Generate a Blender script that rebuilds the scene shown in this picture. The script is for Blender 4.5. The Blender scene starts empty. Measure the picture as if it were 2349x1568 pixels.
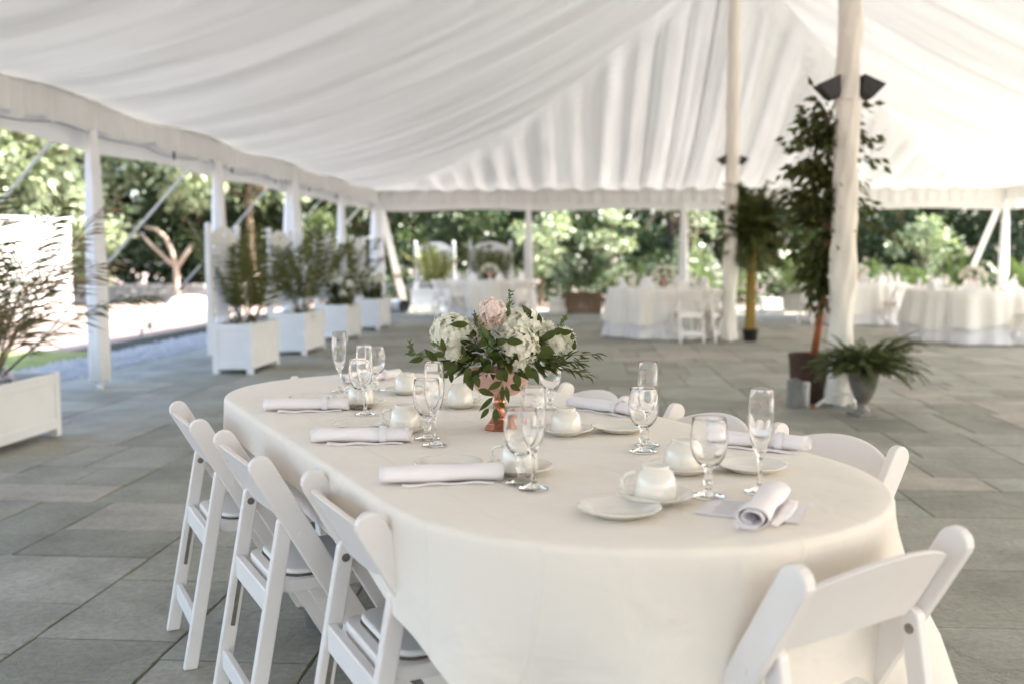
import bpy, math, random
import numpy as np
from mathutils import Vector, Matrix

R = math.radians
random.seed(7)
sc = bpy.context.scene
col = sc.collection

# ------------------------------------------------------------------ camera
PITCH = math.atan(194 / 2283)
CAMZ = 1.23
cam_d = bpy.data.cameras.new("camera")
cam = bpy.data.objects.new("camera", cam_d)
col.objects.link(cam)
cam.location = (0, 0, CAMZ)
cam.rotation_euler = (math.pi / 2 - PITCH, 0, 0)
cam_d.sensor_width = 36
cam_d.lens = 35.0
cam_d.clip_end = 500
cam_d.dof.use_dof = True
cam_d.dof.focus_distance = 2.68
cam_d.dof.aperture_fstop = 2.1
cam_d.dof.aperture_blades = 9
sc.camera = cam

# ------------------------------------------------------------------ world and sun
SUN_EL, SUN_AZ = R(45), R(95)          # azimuth clockwise from +Y
world = bpy.data.worlds.new("World")
sc.world = world
world.use_nodes = True
wn = world.node_tree
sky = wn.nodes.new("ShaderNodeTexSky")
sky.sky_type = 'NISHITA'
sky.sun_disc = False
sky.sun_elevation = SUN_EL
sky.sun_rotation = SUN_AZ
sky.air_density = 1.0
sky.dust_density = 2.5
bg = wn.nodes["Background"]
bg.inputs[1].default_value = 0.15
wn.links.new(sky.outputs[0], bg.inputs[0])
sun_d = bpy.data.lights.new("sun", 'SUN')
sun_d.energy = 5.0
sun_d.angle = R(0.5)
sun_d.color = (1.0, 0.95, 0.86)
sun = bpy.data.objects.new("sun", sun_d)
col.objects.link(sun)
sdir = Vector((math.sin(SUN_AZ) * math.cos(SUN_EL), math.cos(SUN_AZ) * math.cos(SUN_EL), math.sin(SUN_EL)))
sun.rotation_euler = sdir.to_track_quat('Z', 'Y').to_euler()
sun.location = (20, 10, 20)

sc.view_settings.view_transform = 'Standard'
sc.view_settings.look = 'None'
sc.view_settings.exposure = 2.48
sc.view_settings.gamma = 1.0
sc.cycles.max_bounces = 14
sc.cycles.diffuse_bounces = 6
sc.cycles.transmission_bounces = 12
sc.cycles.transparent_max_bounces = 12
sc.cycles.sample_clamp_indirect = 6.0
sc.cycles.use_denoising = True


# ------------------------------------------------------------------ helpers
def at(px, py, h=0.0):
    """where the line of sight through a point of the photograph meets the level z = h"""
    x = (px - 1174.5) / 2283
    u = (784 - py) / 2283
    dy = math.cos(PITCH) + math.sin(PITCH) * u
    dz = -math.sin(PITCH) + math.cos(PITCH) * u
    t = (h - CAMZ) / dz
    return Vector((x * t, dy * t, h))


def V(*a):
    return Vector(a)


class MB:
    def __init__(s):
        s.v, s.f, s.mi = [], [], []

    def add(s, vs, fs, m=0):
        o = len(s.v)
        s.v += [tuple(p) for p in vs]
        s.f += [tuple(i + o for i in q) for q in fs]
        s.mi += [m] * len(fs)

    def box(s, c, size, rot=None, m=0):
        x, y, z = size[0] / 2, size[1] / 2, size[2] / 2
        vs = [V(a * x, b * y, d * z) for a in (-1, 1) for b in (-1, 1) for d in (-1, 1)]
        if rot is not None:
            vs = [rot @ p for p in vs]
        vs = [p + Vector(c) for p in vs]
        s.add(vs, [(0, 1, 3, 2), (4, 6, 7, 5), (0, 4, 5, 1), (2, 3, 7, 6), (0, 2, 6, 4), (1, 5, 7, 3)], m)

    def bar(s, p0, p1, w, t, up=(0, 0, 1), m=0):
        p0, p1 = Vector(p0), Vector(p1)
        d = (p1 - p0)
        L = d.length
        d.normalize()
        a = d.cross(Vector(up))
        if a.length < 1e-4:
            a = d.cross(V(1, 0, 0))
        a.normalize()
        b = a.cross(d)
        rot = Matrix((a, d, b)).transposed()
        s.box((p0 + p1) / 2, (w, L, t), rot, m)

    def tube(s, pts, rad, n=8, cap=True, m=0, squash=None):
        pts = [Vector(p) for p in pts]
        if not hasattr(rad, '__len__'):
            rad = [rad] * len(pts)
        vs, fs = [], []
        ref = V(0.31, 0.17, 0.93)
        for i, p in enumerate(pts):
            d = (pts[min(i + 1, len(pts) - 1)] - pts[max(i - 1, 0)]).normalized()
            r0 = ref if abs(d.dot(ref)) < 0.95 else V(1, 0, 0)
            a = d.cross(r0).normalized()
            b = d.cross(a)
            for k in range(n):
                t = 2 * math.pi * k / n
                vs.append(p + (a * math.cos(t) + b * math.sin(t)) * rad[i])
        for i in range(len(pts) - 1):
            for k in range(n):
                fs.append((i * n + k, i * n + (k + 1) % n, (i + 1) * n + (k + 1) % n, (i + 1) * n + k))
        if cap:
            fs.append(tuple(range(n)))
            fs.append(tuple((len(pts) - 1) * n + k for k in reversed(range(n))))
        s.add(vs, fs, m)

    def lathe(s, prof, n=32, m=0, c=(0, 0, 0), wob=None, phase=0.0):
        vs, fs = [], []
        for i, (r, z) in enumerate(prof):
            for k in range(n):
                t = 2 * math.pi * k / n + phase
                rr = r if wob is None else r + wob(i, t)
                vs.append((c[0] + rr * math.cos(t), c[1] + rr * math.sin(t), c[2] + z))
        for i in range(len(prof) - 1):
            for k in range(n):
                fs.append((i * n + k, i * n + (k + 1) % n, (i + 1) * n + (k + 1) % n, (i + 1) * n + k))
        s.add(vs, fs, m)

    def disc(s, r, z, n=32, c=(0, 0), up=True, m=0):
        vs = [(c[0] + r * math.cos(2 * math.pi * k / n), c[1] + r * math.sin(2 * math.pi * k / n), z) for k in range(n)]
        s.add(vs, [tuple(range(n)) if up else tuple(reversed(range(n)))], m)

    def prism(s, poly, lo, hi, axis='x', m=0):
        n = len(poly)

        def mk(p, h):
            return (h, p[0], p[1]) if axis == 'x' else ((p[0], h, p[1]) if axis == 'y' else (p[0], p[1], h))
        vs = [mk(p, lo) for p in poly] + [mk(p, hi) for p in poly]
        fs = [tuple(range(n)), tuple(reversed(range(n, 2 * n)))]
        fs += [(i, i + n, (i + 1) % n + n, (i + 1) % n) for i in range(n)]
        s.add(vs, fs, m)

    def grid(s, fn, nu, nv, m=0, closeu=False):
        vs = [fn(i / (nu if closeu else nu - 1), j / (nv - 1)) for j in range(nv) for i in range(nu)]
        fs = []
        for j in range(nv - 1):
            for i in range(nu if closeu else nu - 1):
                i2 = (i + 1) % nu
                fs.append((j * nu + i, j * nu + i2, (j + 1) * nu + i2, (j + 1) * nu + i))
        s.add(vs, fs, m)

    def build(s, name, mat, parent=None, loc=(0, 0, 0), smooth=False, bevel=0.0, rotz=0.0, seg=2, fixn=True, attr=None):
        me = bpy.data.meshes.new(name)
        me.from_pydata(s.v, [], s.f)
        mats = mat if isinstance(mat, (list, tuple)) else [mat]
        for q in mats:
            me.materials.append(q)
        if len(mats) > 1:
            me.polygons.foreach_set("material_index", s.mi)
        if fixn:
            import bmesh
            bm = bmesh.new()
            bm.from_mesh(me)
            bmesh.ops.recalc_face_normals(bm, faces=bm.faces)
            bm.to_mesh(me)
            bm.free()
        if smooth:
            me.polygons.foreach_set("use_smooth", [True] * len(me.polygons))
        if attr is not None:
            a = me.attributes.new("tint", 'FLOAT', 'FACE')
            a.data.foreach_set("value", attr)
        me.update()
        o = bpy.data.objects.new(name, me)
        col.objects.link(o)
        o.location = loc
        o.rotation_euler = (0, 0, rotz)
        if parent:
            o.parent = parent
        if bevel:
            b = o.modifiers.new("bevel", 'BEVEL')
            b.width = bevel
            b.segments = seg
            b.limit_method = 'ANGLE'
            b.angle_limit = R(35)
            b.harden_normals = False
        return o


def tag(o, label=None, cat=None, group=None, kind=None):
    if label:
        o["label"] = label
    if cat:
        o["category"] = cat
    if group:
        o["group"] = group
    if kind:
        o["kind"] = kind
    return o


def thing(name, label, cat, loc=(0, 0, 0), rotz=0.0, group=None):
    o = bpy.data.objects.new(name, None)
    o.empty_display_size = 0.1
    col.objects.link(o)
    o.location = loc
    o.rotation_euler = (0, 0, rotz)
    return tag(o, label, cat, group)


def copy_tree(o, loc=None, rotz=None, label=None, group=None, parent=None):
    kids = list(o.children)
    c = o.copy()
    col.objects.link(c)
    if parent:
        c.parent = parent
    if loc is not None:
        c.location = loc
    if rotz is not None:
        c.rotation_euler = (0, 0, rotz)
    if label:
        c["label"] = label
    if group:
        c["group"] = group
    for k in kids:
        copy_tree(k, parent=c)
    return c


# ------------------------------------------------------------------ materials
def new_mat(name):
    m = bpy.data.materials.new(name)
    m.use_nodes = True
    nt = m.node_tree
    return m, nt, nt.nodes["Principled BSDF"], nt.nodes["Material Output"]


def pm(name, c1, c2=None, rough=0.5, scale=12.0, bump=0.0, bscale=60.0, spec=0.5, trans=0.0, metal=0.0,
       tcol=None, sheen=0.0, detail=4.0, stretch=None, coat=0.0, sss=0.0):
    m, nt, b, out = new_mat(name)
    N, L = nt.nodes, nt.links
    b.inputs["Roughness"].default_value = rough
    b.inputs["Metallic"].default_value = metal
    b.inputs["Specular IOR Level"].default_value = spec
    b.inputs["Coat Weight"].default_value = coat
    if sheen:
        b.inputs["Sheen Weight"].default_value = sheen
    tc = N.new("ShaderNodeTexCoord")
    mp = N.new("ShaderNodeMapping")
    if stretch:
        mp.inputs["Scale"].default_value = stretch
    L.new(tc.outputs["Object"], mp.inputs[0])
    c2 = c2 or tuple(x * 0.9 for x in c1)
    no = N.new("ShaderNodeTexNoise")
    no.inputs["Scale"].default_value = scale
    no.inputs["Detail"].default_value = detail
    L.new(mp.outputs[0], no.inputs["Vector"])
    rp = N.new("ShaderNodeValToRGB")
    rp.color_ramp.elements[0].position = 0.32
    rp.color_ramp.elements[1].position = 0.68
    rp.color_ramp.elements[0].color = (*c1, 1)
    rp.color_ramp.elements[1].color = (*c2, 1)
    L.new(no.outputs["Fac"], rp.inputs[0])
    L.new(rp.outputs[0], b.inputs["Base Color"])
    if bump:
        n2 = N.new("ShaderNodeTexNoise")
        n2.inputs["Scale"].default_value = bscale
        n2.inputs["Detail"].default_value = 5
        L.new(mp.outputs[0], n2.inputs["Vector"])
        bp = N.new("ShaderNodeBump")
        bp.inputs["Strength"].default_value = bump
        bp.inputs["Distance"].default_value = 0.01
        L.new(n2.outputs["Fac"], bp.inputs["Height"])
        L.new(bp.outputs[0], b.inputs["Normal"])
    if trans:
        tr = N.new("ShaderNodeBsdfTranslucent")
        if tcol:
            tr.inputs[0].default_value = (*tcol, 1)
        else:
            L.new(rp.outputs[0], tr.inputs[0])
        mx = N.new("ShaderNodeMixShader")
        mx.inputs[0].default_value = trans
        L.new(b.outputs[0], mx.inputs[1])
        L.new(tr.outputs[0], mx.inputs[2])
        L.new(mx.outputs[0], out.inputs[0])
    return m


M = {}
M['ivory'] = pm("ivory_cloth", (.82, .785, .73), (.80, .76, .70), .85, 3, .16, 6, .2, sheen=.15)
M['under'] = pm("white_cloth", (.81, .785, .785), (.77, .745, .75), .85, 4, .1, 700, .2, trans=.12)
M['napkin'] = pm("napkin_cloth", (.90, .855, .865), (.86, .82, .83), .85, 9, .25, 500, .2)
M['resin'] = pm("white_resin", (.82, .778, .745), (.785, .738, .702), .38, 7, .05, 140, .45)
M['pad'] = pm("white_vinyl", (.82, .81, .78), (.78, .765, .73), .42, 9, .12, 160, .45)
M['padline'] = pm("dark_line", (.09, .065, .045), (.2, .16, .12), .8, 60)
M['steel'] = pm("dull_steel", (.34, .32, .29), (.22, .2, .17), .35, 60, metal=.9)
M['china'] = pm("cream_china", (.80, .765, .69), (.78, .74, .665), .12, 6, 0, 50, .5, coat=.5)
M['copper'] = pm("copper", (.46, .165, .095), (.56, .25, .16), .22, 14, .15, 60, .6, metal=.85)
M['blush'] = pm("blush_metal", (.74, .48, .42), (.66, .36, .30), .3, 60, .3, 160, .6, metal=.35)
M['leafd'] = pm("dark_leaf", (.036, .055, .007), (.068, .088, .014), .45, 30, 0, 50, .25, trans=.14, tcol=(.10, .14, .02))
M['leafm'] = pm("mid_leaf", (.10, .15, .055), (.15, .20, .08), .45, 30, 0, 50, .4, trans=.25, tcol=(.2, .28, .07))
M['petalw'] = pm("white_petal", (.95, .94, .88), (.93, .93, .83), .6, 18, 0, 50, .3, trans=.36, tcol=(.94, .94, .84))
M['petalc'] = pm("cream_petal", (.91, .89, .80), (.89, .86, .75), .6, 18, 0, 50, .3, trans=.36, tcol=(.94, .92, .82))
M['petalp'] = pm("pink_petal", (.95, .83, .78), (.96, .88, .84), .6, 40, 0, 50, .3, trans=.36, tcol=(.95, .82, .76))
M['tent'] = pm("tent_liner", (.66, .658, .65), (.64, .635, .625), .9, 2, 0, 50, .1, trans=.09, tcol=(.80, .785, .76))
M['valance'] = pm("valance_cloth", (.70, .695, .68), (.67, .665, .65), .9, 2, 0, 50, .1, trans=.10, tcol=(.8, .78, .75))
M['vinyl'] = pm("tent_vinyl", (.78, .775, .76), (.74, .735, .72), .55, 3, 0, 50, .4, trans=.08, tcol=(.8, .78, .75))
M['pole'] = pm("pole_sleeve", (.80, .79, .785), (.75, .74, .74), .7, 6, .08, 90, .3)
M['strap'] = pm("webbing", (.80, .79, .77), (.70, .69, .67), .8, 30)
M['wrap'] = pm("pole_drape", (.82, .775, .70), (.77, .72, .64), .9, 5, .6, 18, .15, stretch=(1, 1, .35))
M['black'] = pm("black_metal", (.012, .012, .012), (.03, .028, .025), .45, 30)
M['whitepaint'] = pm("white_paint", (.78, .785, .80), (.72, .725, .74), .45, 5, .08, 60, .4)
M['brownwood'] = pm("brown_wood", (.20, .135, .09), (.12, .08, .055), .7, 9, .3, 50, .3, stretch=(1, 1, 6))
M['bark'] = pm("bark", (.16, .115, .075), (.08, .06, .04), .9, 12, .6, 40, .2, stretch=(1, 1, .3))
M['tanbark'] = pm("tan_bark", (.46, .36, .28), (.33, .25, .19), .8, 8, .4, 30, .2)
M['orangebark'] = pm("orange_bark", (.38, .13, .045), (.25, .08, .03), .7, 18, .3, 60, .3)
M['cane'] = pm("yellow_cane", (.38, .24, .045), (.22, .16, .03), .5, 14, .2, 40, .4, stretch=(1, 1, .3))
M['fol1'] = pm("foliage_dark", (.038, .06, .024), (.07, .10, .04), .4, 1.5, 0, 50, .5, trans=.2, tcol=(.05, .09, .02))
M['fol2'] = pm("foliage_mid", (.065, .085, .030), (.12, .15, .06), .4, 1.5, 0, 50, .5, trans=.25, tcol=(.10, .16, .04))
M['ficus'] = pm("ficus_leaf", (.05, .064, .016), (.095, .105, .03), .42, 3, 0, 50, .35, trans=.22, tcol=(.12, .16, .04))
M['folsun'] = pm("foliage_sunlit", (.27, .33, .18), (.44, .48, .32), .4, 1.5, 0, 50, .5, trans=.3, tcol=(.25, .32, .12))  # leaf colour raised to carry the sunlit highlights
M['palm'] = pm("palm_frond", (.07, .08, .02), (.125, .125, .04), .45, 4, 0, 50, .4, trans=.2, tcol=(.14, .17, .04))
M['palmdry'] = pm("palm_frond_tan", (.14, .115, .05), (.28, .19, .11), .5, 4, 0, 50, .4, trans=.25, tcol=(.4, .25, .14))
M['fern'] = pm("fern_frond", (.075, .095, .03), (.13, .15, .055), .5, 8, 0, 50, .4, trans=.2, tcol=(.12, .16, .04))
M['wicker'] = pm("wicker", (.115, .065, .04), (.045, .028, .02), .7, 45, .8, 120, .3, stretch=(1, 1, 3))
M['urn'] = pm("pewter_urn", (.27, .245, .21), (.17, .155, .135), .5, 14, .3, 60, .4, metal=.3)
M['greybox'] = pm("grey_plastic", (.20, .20, .19), (.15, .15, .145), .5, 20)
M['pvc'] = pm("white_plastic", (.74, .72, .69), (.66, .63, .6), .4, 20)
M['duct'] = pm("pale_duct", (.66, .66, .66), (.55, .55, .55), .5, 14, .2, 60)
M['stone'] = pm("pale_stone", (.50, .47, .42), (.33, .31, .28), .9, 6, .7, 14, .3)
M['whitestone'] = pm("white_stone", (.80, .78, .74), (.68, .66, .62), .8, 4, .3, 30, .3)
M['render'] = pm("white_render", (.80, .75, .70), (.74, .69, .64), .85, 4, .2, 60, .2)
M['peat'] = pm("potting_soil", (.05, .037, .027), (.1, .08, .06), .95, 60, .8, 80, .1)
M['paper'] = pm("white_paper", (.80, .77, .79), (.78, .745, .77), .8, 8)
M['ink'] = pm("pale_ink", (.42, .40, .44), (.5, .48, .52), .8, 200)
M['mulch'] = pm("mulch", (.33, .265, .235), (.20, .155, .135), .95, 2.2, .8, 30, .1, detail=8)
M['darkstrip'] = pm("dark_edging", (.065, .07, .06), (.035, .04, .035), .9, 14, .8, 40, .1)
M['lawn'] = pm("lawn", (.16, .20, .07), (.24, .26, .11), .95, 3, .8, 60, .1, detail=8)
M['pebble'] = pm("pebble", (.46, .46, .45), (.30, .30, .30), .85, 9, .3, 60, .3)

# the long table's cloth: ironed fold lines and faint puckers
m, nt, b, out = new_mat("creased_cloth")
N, L = nt.nodes, nt.links
b.inputs["Base Color"].default_value = (.825, .762, .678, 1)
b.inputs["Roughness"].default_value = .85
b.inputs["Specular IOR Level"].default_value = .2
b.inputs["Sheen Weight"].default_value = .15
tc = N.new("ShaderNodeTexCoord")
mp = N.new("ShaderNodeMapping")
mp.inputs["Rotation"].default_value = (0, 0, math.atan2(.893, .45))
L.new(tc.outputs["Object"], mp.inputs[0])
sp = N.new("ShaderNodeSeparateXYZ")
L.new(mp.outputs[0], sp.inputs[0])
hs = []
for k, (ax_, per, wd) in enumerate(((0, .46, .006), (1, .40, .006))):
    pp = N.new("ShaderNodeMath")
    pp.operation = 'PINGPONG'
    pp.inputs[1].default_value = per / 2
    L.new(sp.outputs[ax_], pp.inputs[0])
    mr = N.new("ShaderNodeMapRange")
    mr.interpolation_type = 'SMOOTHSTEP'
    mr.inputs[1].default_value = 0
    mr.inputs[2].default_value = wd
    mr.inputs[3].default_value = .25
    mr.inputs[4].default_value = 0
    L.new(pp.outputs[0], mr.inputs[0])
    hs.append(mr)
n1 = N.new("ShaderNodeTexNoise")
n1.inputs["Scale"].default_value = 5.5
n1.inputs["Detail"].default_value = 3
n1.inputs["Distortion"].default_value = .6
L.new(tc.outputs["Object"], n1.inputs["Vector"])
n2 = N.new("ShaderNodeTexNoise")
n2.inputs["Scale"].default_value = 900
L.new(tc.outputs["Object"], n2.inputs["Vector"])
a1 = N.new("ShaderNodeMath")
a1.operation = 'ADD'
L.new(hs[0].outputs[0], a1.inputs[0])
L.new(hs[1].outputs[0], a1.inputs[1])
a2 = N.new("ShaderNodeMath")
a2.operation = 'MULTIPLY_ADD'
a2.inputs[1].default_value = 2.6
L.new(n1.outputs["Fac"], a2.inputs[0])
L.new(a1.outputs[0], a2.inputs[2])
a3 = N.new("ShaderNodeMath")
a3.operation = 'MULTIPLY_ADD'
a3.inputs[1].default_value = .05
L.new(n2.outputs["Fac"], a3.inputs[0])
L.new(a2.outputs[0], a3.inputs[2])
bp = N.new("ShaderNodeBump")
bp.inputs["Strength"].default_value = .35
bp.inputs["Distance"].default_value = .017
L.new(a3.outputs[0], bp.inputs["Height"])
L.new(bp.outputs[0], b.inputs["Normal"])
M['creased'] = m

# glass
m, nt, b, out = new_mat("clear_glass")
b.inputs["Base Color"].default_value = (1, 1, 1, 1)
b.inputs["Roughness"].default_value = 0.0
b.inputs["IOR"].default_value = 1.40
b.inputs["Transmission Weight"].default_value = 1.0
M['glass'] = m

# gathered liner: bunched and single cloth let more or less light through, in streaks along the pleats
def liner(name, across):
    m, nt, b, out = new_mat(name)
    N, L = nt.nodes, nt.links
    b.inputs["Roughness"].default_value = .9
    b.inputs["Specular IOR Level"].default_value = .1
    tc = N.new("ShaderNodeTexCoord")
    mp = N.new("ShaderNodeMapping")
    mp.inputs["Rotation"].default_value = (0, 0, math.atan2(.0722, .9974))
    L.new(tc.outputs["Object"], mp.inputs[0])
    m2 = N.new("ShaderNodeMapping")
    m2.inputs["Scale"].default_value = (.10, 1.0, .03) if across == 's' else (1.0, .10, .03)
    L.new(mp.outputs[0], m2.inputs[0])
    n1 = N.new("ShaderNodeTexNoise")
    n1.inputs["Scale"].default_value = 2.1 if across == 's' else 2.6
    n1.inputs["Detail"].default_value = 7
    n1.inputs["Roughness"].default_value = .62
    L.new(m2.outputs[0], n1.inputs["Vector"])
    rp = N.new("ShaderNodeValToRGB")
    rp.color_ramp.elements[0].position = .36
    rp.color_ramp.elements[1].position = .66
    rp.color_ramp.elements[0].color = (.58, .577, .57, 1)
    rp.color_ramp.elements[1].color = (.64, .635, .62, 1)
    L.new(n1.outputs["Fac"], rp.inputs[0])
    L.new(rp.outputs[0], b.inputs["Base Color"])  # pleat shading streaked into the base colour as well
    mr = N.new("ShaderNodeMapRange")
    mr.inputs[1].default_value = .36
    mr.inputs[2].default_value = .66
    mr.inputs[3].default_value = .046
    mr.inputs[4].default_value = .078
    L.new(n1.outputs["Fac"], mr.inputs[0])
    tr = N.new("ShaderNodeBsdfTranslucent")
    tr.inputs[0].default_value = (.80, .785, .765, 1)
    mx = N.new("ShaderNodeMixShader")
    L.new(mr.outputs[0], mx.inputs[0])
    L.new(b.outputs[0], mx.inputs[1])
    L.new(tr.outputs[0], mx.inputs[2])
    L.new(mx.outputs[0], out.inputs[0])
    return m


M['slope'] = liner("liner_slope", 's')
M['gable'] = liner("liner_gable", 'w')

# flagstones: each stone has its own colour, with cleft slate relief
m, nt, b, out = new_mat("bluestone")
N, L = nt.nodes, nt.links
tc = N.new("ShaderNodeTexCoord")
att = N.new("ShaderNodeAttribute")
att.attribute_name = "tint"
rp = N.new("ShaderNodeValToRGB")
els = rp.color_ramp.elements
els[0].color = (.25, .253, .222, 1)
els[1].color = (.42, .38, .34, 1)
e = els.new(.35)
e.color = (.335, .332, .295, 1)
e = els.new(.7)
e.color = (.35, .355, .33, 1)
L.new(att.outputs["Fac"], rp.inputs[0])
n1 = N.new("ShaderNodeTexNoise")
n1.inputs["Scale"].default_value = 2.3
n1.inputs["Detail"].default_value = 9
n1.inputs["Roughness"].default_value = .65
L.new(tc.outputs["Object"], n1.inputs["Vector"])
r2 = N.new("ShaderNodeValToRGB")
r2.color_ramp.elements[0].position = .3
r2.color_ramp.elements[0].color = (.72, .70, .66, 1)
r2.color_ramp.elements[1].position = .7
r2.color_ramp.elements[1].color = (1.2, 1.18, 1.12, 1)
L.new(n1.outputs["Fac"], r2.inputs[0])
mu = N.new("ShaderNodeMix")
mu.data_type = 'RGBA'
mu.blend_type = 'MULTIPLY'
mu.inputs[0].default_value = 1
L.new(rp.outputs[0], mu.inputs[6])
L.new(r2.outputs[0], mu.inputs[7])
n5 = N.new("ShaderNodeTexNoise")
n5.inputs["Scale"].default_value = 38
n5.inputs["Detail"].default_value = 6
n5.inputs["Roughness"].default_value = .75
L.new(tc.outputs["Object"], n5.inputs["Vector"])
r5 = N.new("ShaderNodeValToRGB")
r5.color_ramp.elements[0].position = .33
r5.color_ramp.elements[0].color = (.74, .73, .70, 1)
r5.color_ramp.elements[1].position = .62
r5.color_ramp.elements[1].color = (1.06, 1.06, 1.05, 1)
L.new(n5.outputs["Fac"], r5.inputs[0])
mu2 = N.new("ShaderNodeMix")
mu2.data_type = 'RGBA'
mu2.blend_type = 'MULTIPLY'
mu2.inputs[0].default_value = 1
L.new(mu.outputs[2], mu2.inputs[6])
L.new(r5.outputs[0], mu2.inputs[7])
L.new(mu2.outputs[2], b.inputs["Base Color"])
b.inputs["Roughness"].default_value = .58
b.inputs["Specular IOR Level"].default_value = .4
n3 = N.new("ShaderNodeTexNoise")
n3.inputs["Scale"].default_value = 5
n3.inputs["Detail"].default_value = 12
n3.inputs["Roughness"].default_value = .7
n3.inputs["Distortion"].default_value = .8
L.new(tc.outputs["Object"], n3.inputs["Vector"])
bp = N.new("ShaderNodeBump")
bp.inputs["Strength"].default_value = .8
bp.inputs["Distance"].default_value = .02
n4 = N.new("ShaderNodeTexVoronoi")
n4.feature = 'DISTANCE_TO_EDGE'
n4.inputs["Scale"].default_value = 1.7
wv = N.new("ShaderNodeMix")
wv.data_type = 'VECTOR'
wv.inputs[0].default_value = .22
L.new(tc.outputs["Object"], wv.inputs[4])
L.new(n3.outputs["Color"], wv.inputs[5])
L.new(wv.outputs[1], n4.inputs["Vector"])
cr = N.new("ShaderNodeMapRange")
cr.inputs[1].default_value = 0
cr.inputs[2].default_value = .035
cr.inputs[3].default_value = -.22
cr.inputs[4].default_value = 0
L.new(n4.outputs["Distance"], cr.inputs[0])
ad = N.new("ShaderNodeMath")
ad.operation = 'ADD'
L.new(n3.outputs["Fac"], ad.inputs[0])
L.new(cr.outputs[0], ad.inputs[1])
L.new(ad.outputs[0], bp.inputs["Height"])
L.new(bp.outputs[0], b.inputs["Normal"])
M['bluestone'] = m
M['joint'] = pm("mossy_joint", (.15, .15, .10), (.23, .225, .17), .95, 30, .6, 80, .1)

# ------------------------------------------------------------------ tent frame of reference
AX = V(.0722, .9974, 0)
AN = V(.9974, -.0722, 0)
C0 = V(2.725, 8.214, 0)
AXROT = math.atan2(-.0722, .9974)
HW, SE, SP = 6.67, 13.3, 6.36


def T(s, w, z=0.0):
    return C0 + AX * s + AN * w + V(0, 0, z)


# ------------------------------------------------------------------ ground and patio
mb = MB()
mb.grid(lambda u, v: ((u - .5) * 160, (v - .5) * 160 + 20, -.035 + .0 * u), 30, 30)
tag(mb.build("ground", M['mulch']), kind="structure")


def slab(name, mat, s0, s1, w0, w1, z, kind="structure"):
    q = MB()
    q.grid(lambda u, v: tuple(T(s0 + (s1 - s0) * v, w0 + (w1 - w0) * u, z)), 12, 30)
    return tag(q.build(name, mat), kind=kind)


slab("lawn", M['lawn'], -6, 4.4, -9.9, -8.35, -.024)
slab("gravel_path", M['pebble'], -8, 18, -8.35, -7.3, -.026)
slab("dark_strip", M['darkstrip'], 4.4, 16.5, -9.0, -8.35, -.022)  # mottled dark strip along the outer side of the gravel
slab("patio_bed", M['joint'], -13, 15.2, -7.35, 12, -.0065)


def split(x0, y0, x1, y1, out):
    w, h = x1 - x0, y1 - y0
    big = max(w, h)
    if big < .72 or (big < 1.15 and random.random() < .30 and min(w, h) < .95):
        out.append((x0, y0, x1, y1))
        return
    k = random.choice((.38, .44, .5, .56, .62))
    if (w > h * .9) if abs(w - h) > .25 else random.random() < .5:
        split(x0, y0, x0 + w * k, y1, out)
        split(x0 + w * k, y0, x1, y1, out)
    else:
        split(x0, y0, x1, y0 + h * k, out)
        split(x0, y0 + h * k, x1, y1, out)


stones = []
y = -13.0
while y < 15.0:
    h = 2.35
    x = -7.3 + random.uniform(-.0, .0)
    while x < 11.9:
        w = random.choice((1.7, 2.2, 2.7))
        split(x, y, min(x + w, 12), min(y + h, 15.1), stones)
        x += w
    y += h
mb = MB()
att = []
for (x0, y0, x1, y1) in stones:
    g = .0045
    x0 += g
    y0 += g
    x1 -= g
    y1 -= g
    if x1 - x0 < .05 or y1 - y0 < .05:
        continue
    ring = []

    def edge(ax, ay, bx, by):
        n = max(3, int(math.hypot(bx - ax, by - ay) / .07))
        for i in range(n):
            t = i / n
            ring.append((ax + (bx - ax) * t + random.uniform(-.0035, .0035), ay + (by - ay) * t + random.uniform(-.0035, .0035)))
    edge(x0, y0, x1, y0)
    edge(x1, y0, x1, y1)
    edge(x1, y1, x0, y1)
    edge(x0, y1, x0, y0)
    n = len(ring)
    cx, cy = (x0 + x1) / 2, (y0 + y1) / 2
    dz = random.uniform(-.0025, .0015)
    vs = [T(p[1], p[0], -.02) for p in ring]
    vs += [T(p[1], p[0], dz - .003) for p in ring]
    vs += [T(p[1] + (.004 if p[1] < cy else -.004), p[0] + (.004 if p[0] < cx else -.004), dz) for p in ring]
    fs = []
    for k in range(2):
        fs += [(k * n + i, k * n + (i + 1) % n, (k + 1) * n + (i + 1) % n, (k + 1) * n + i) for i in range(n)]
    fs.append(tuple(range(2 * n, 3 * n)))
    mb.add(vs, fs)
    att += [random.random()] * len(fs)
tag(mb.build("patio", M['bluestone'], fixn=False, attr=att), kind="structure")

# loose pebbles on the gravel strip
rng = np.random.default_rng(3)
mb = MB()
for i in range(3600):
    s_, w_ = rng.uniform(-3, 16), rng.uniform(-8.35, -7.33)
    r = rng.uniform(.014, .036)
    p = T(s_, w_, -.02 + r * .4)
    a = rng.uniform(0, 6.28)
    vs = []
    for k in range(5):
        t = a + k * 1.2566
        rr = r * rng.uniform(.8, 1.2)
        vs.append(p + V(rr * math.cos(t), rr * math.sin(t), 0))
    vs.append(p + V(0, 0, r * .7))
    mb.add(vs, [(k, (k + 1) % 5, 5) for k in range(5)])
tag(mb.build("pebbles", M['pebble'], smooth=True, fixn=False), kind="stuff")

# ------------------------------------------------------------------ tent
HE = 2.66


def roof_h(a, s=None):
    h = HE + 3.02 * a ** 1.62
    if s is not None:
        h -= .30 * (math.sin(math.pi * s / SP) ** 2) * a ** 3
    return h


def wav(x, k):
    return math.sin(x) * .6 + math.sin(x * .53 + k) * .3 + math.sin(x * 2.17 + 2 * k) * .22


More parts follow.
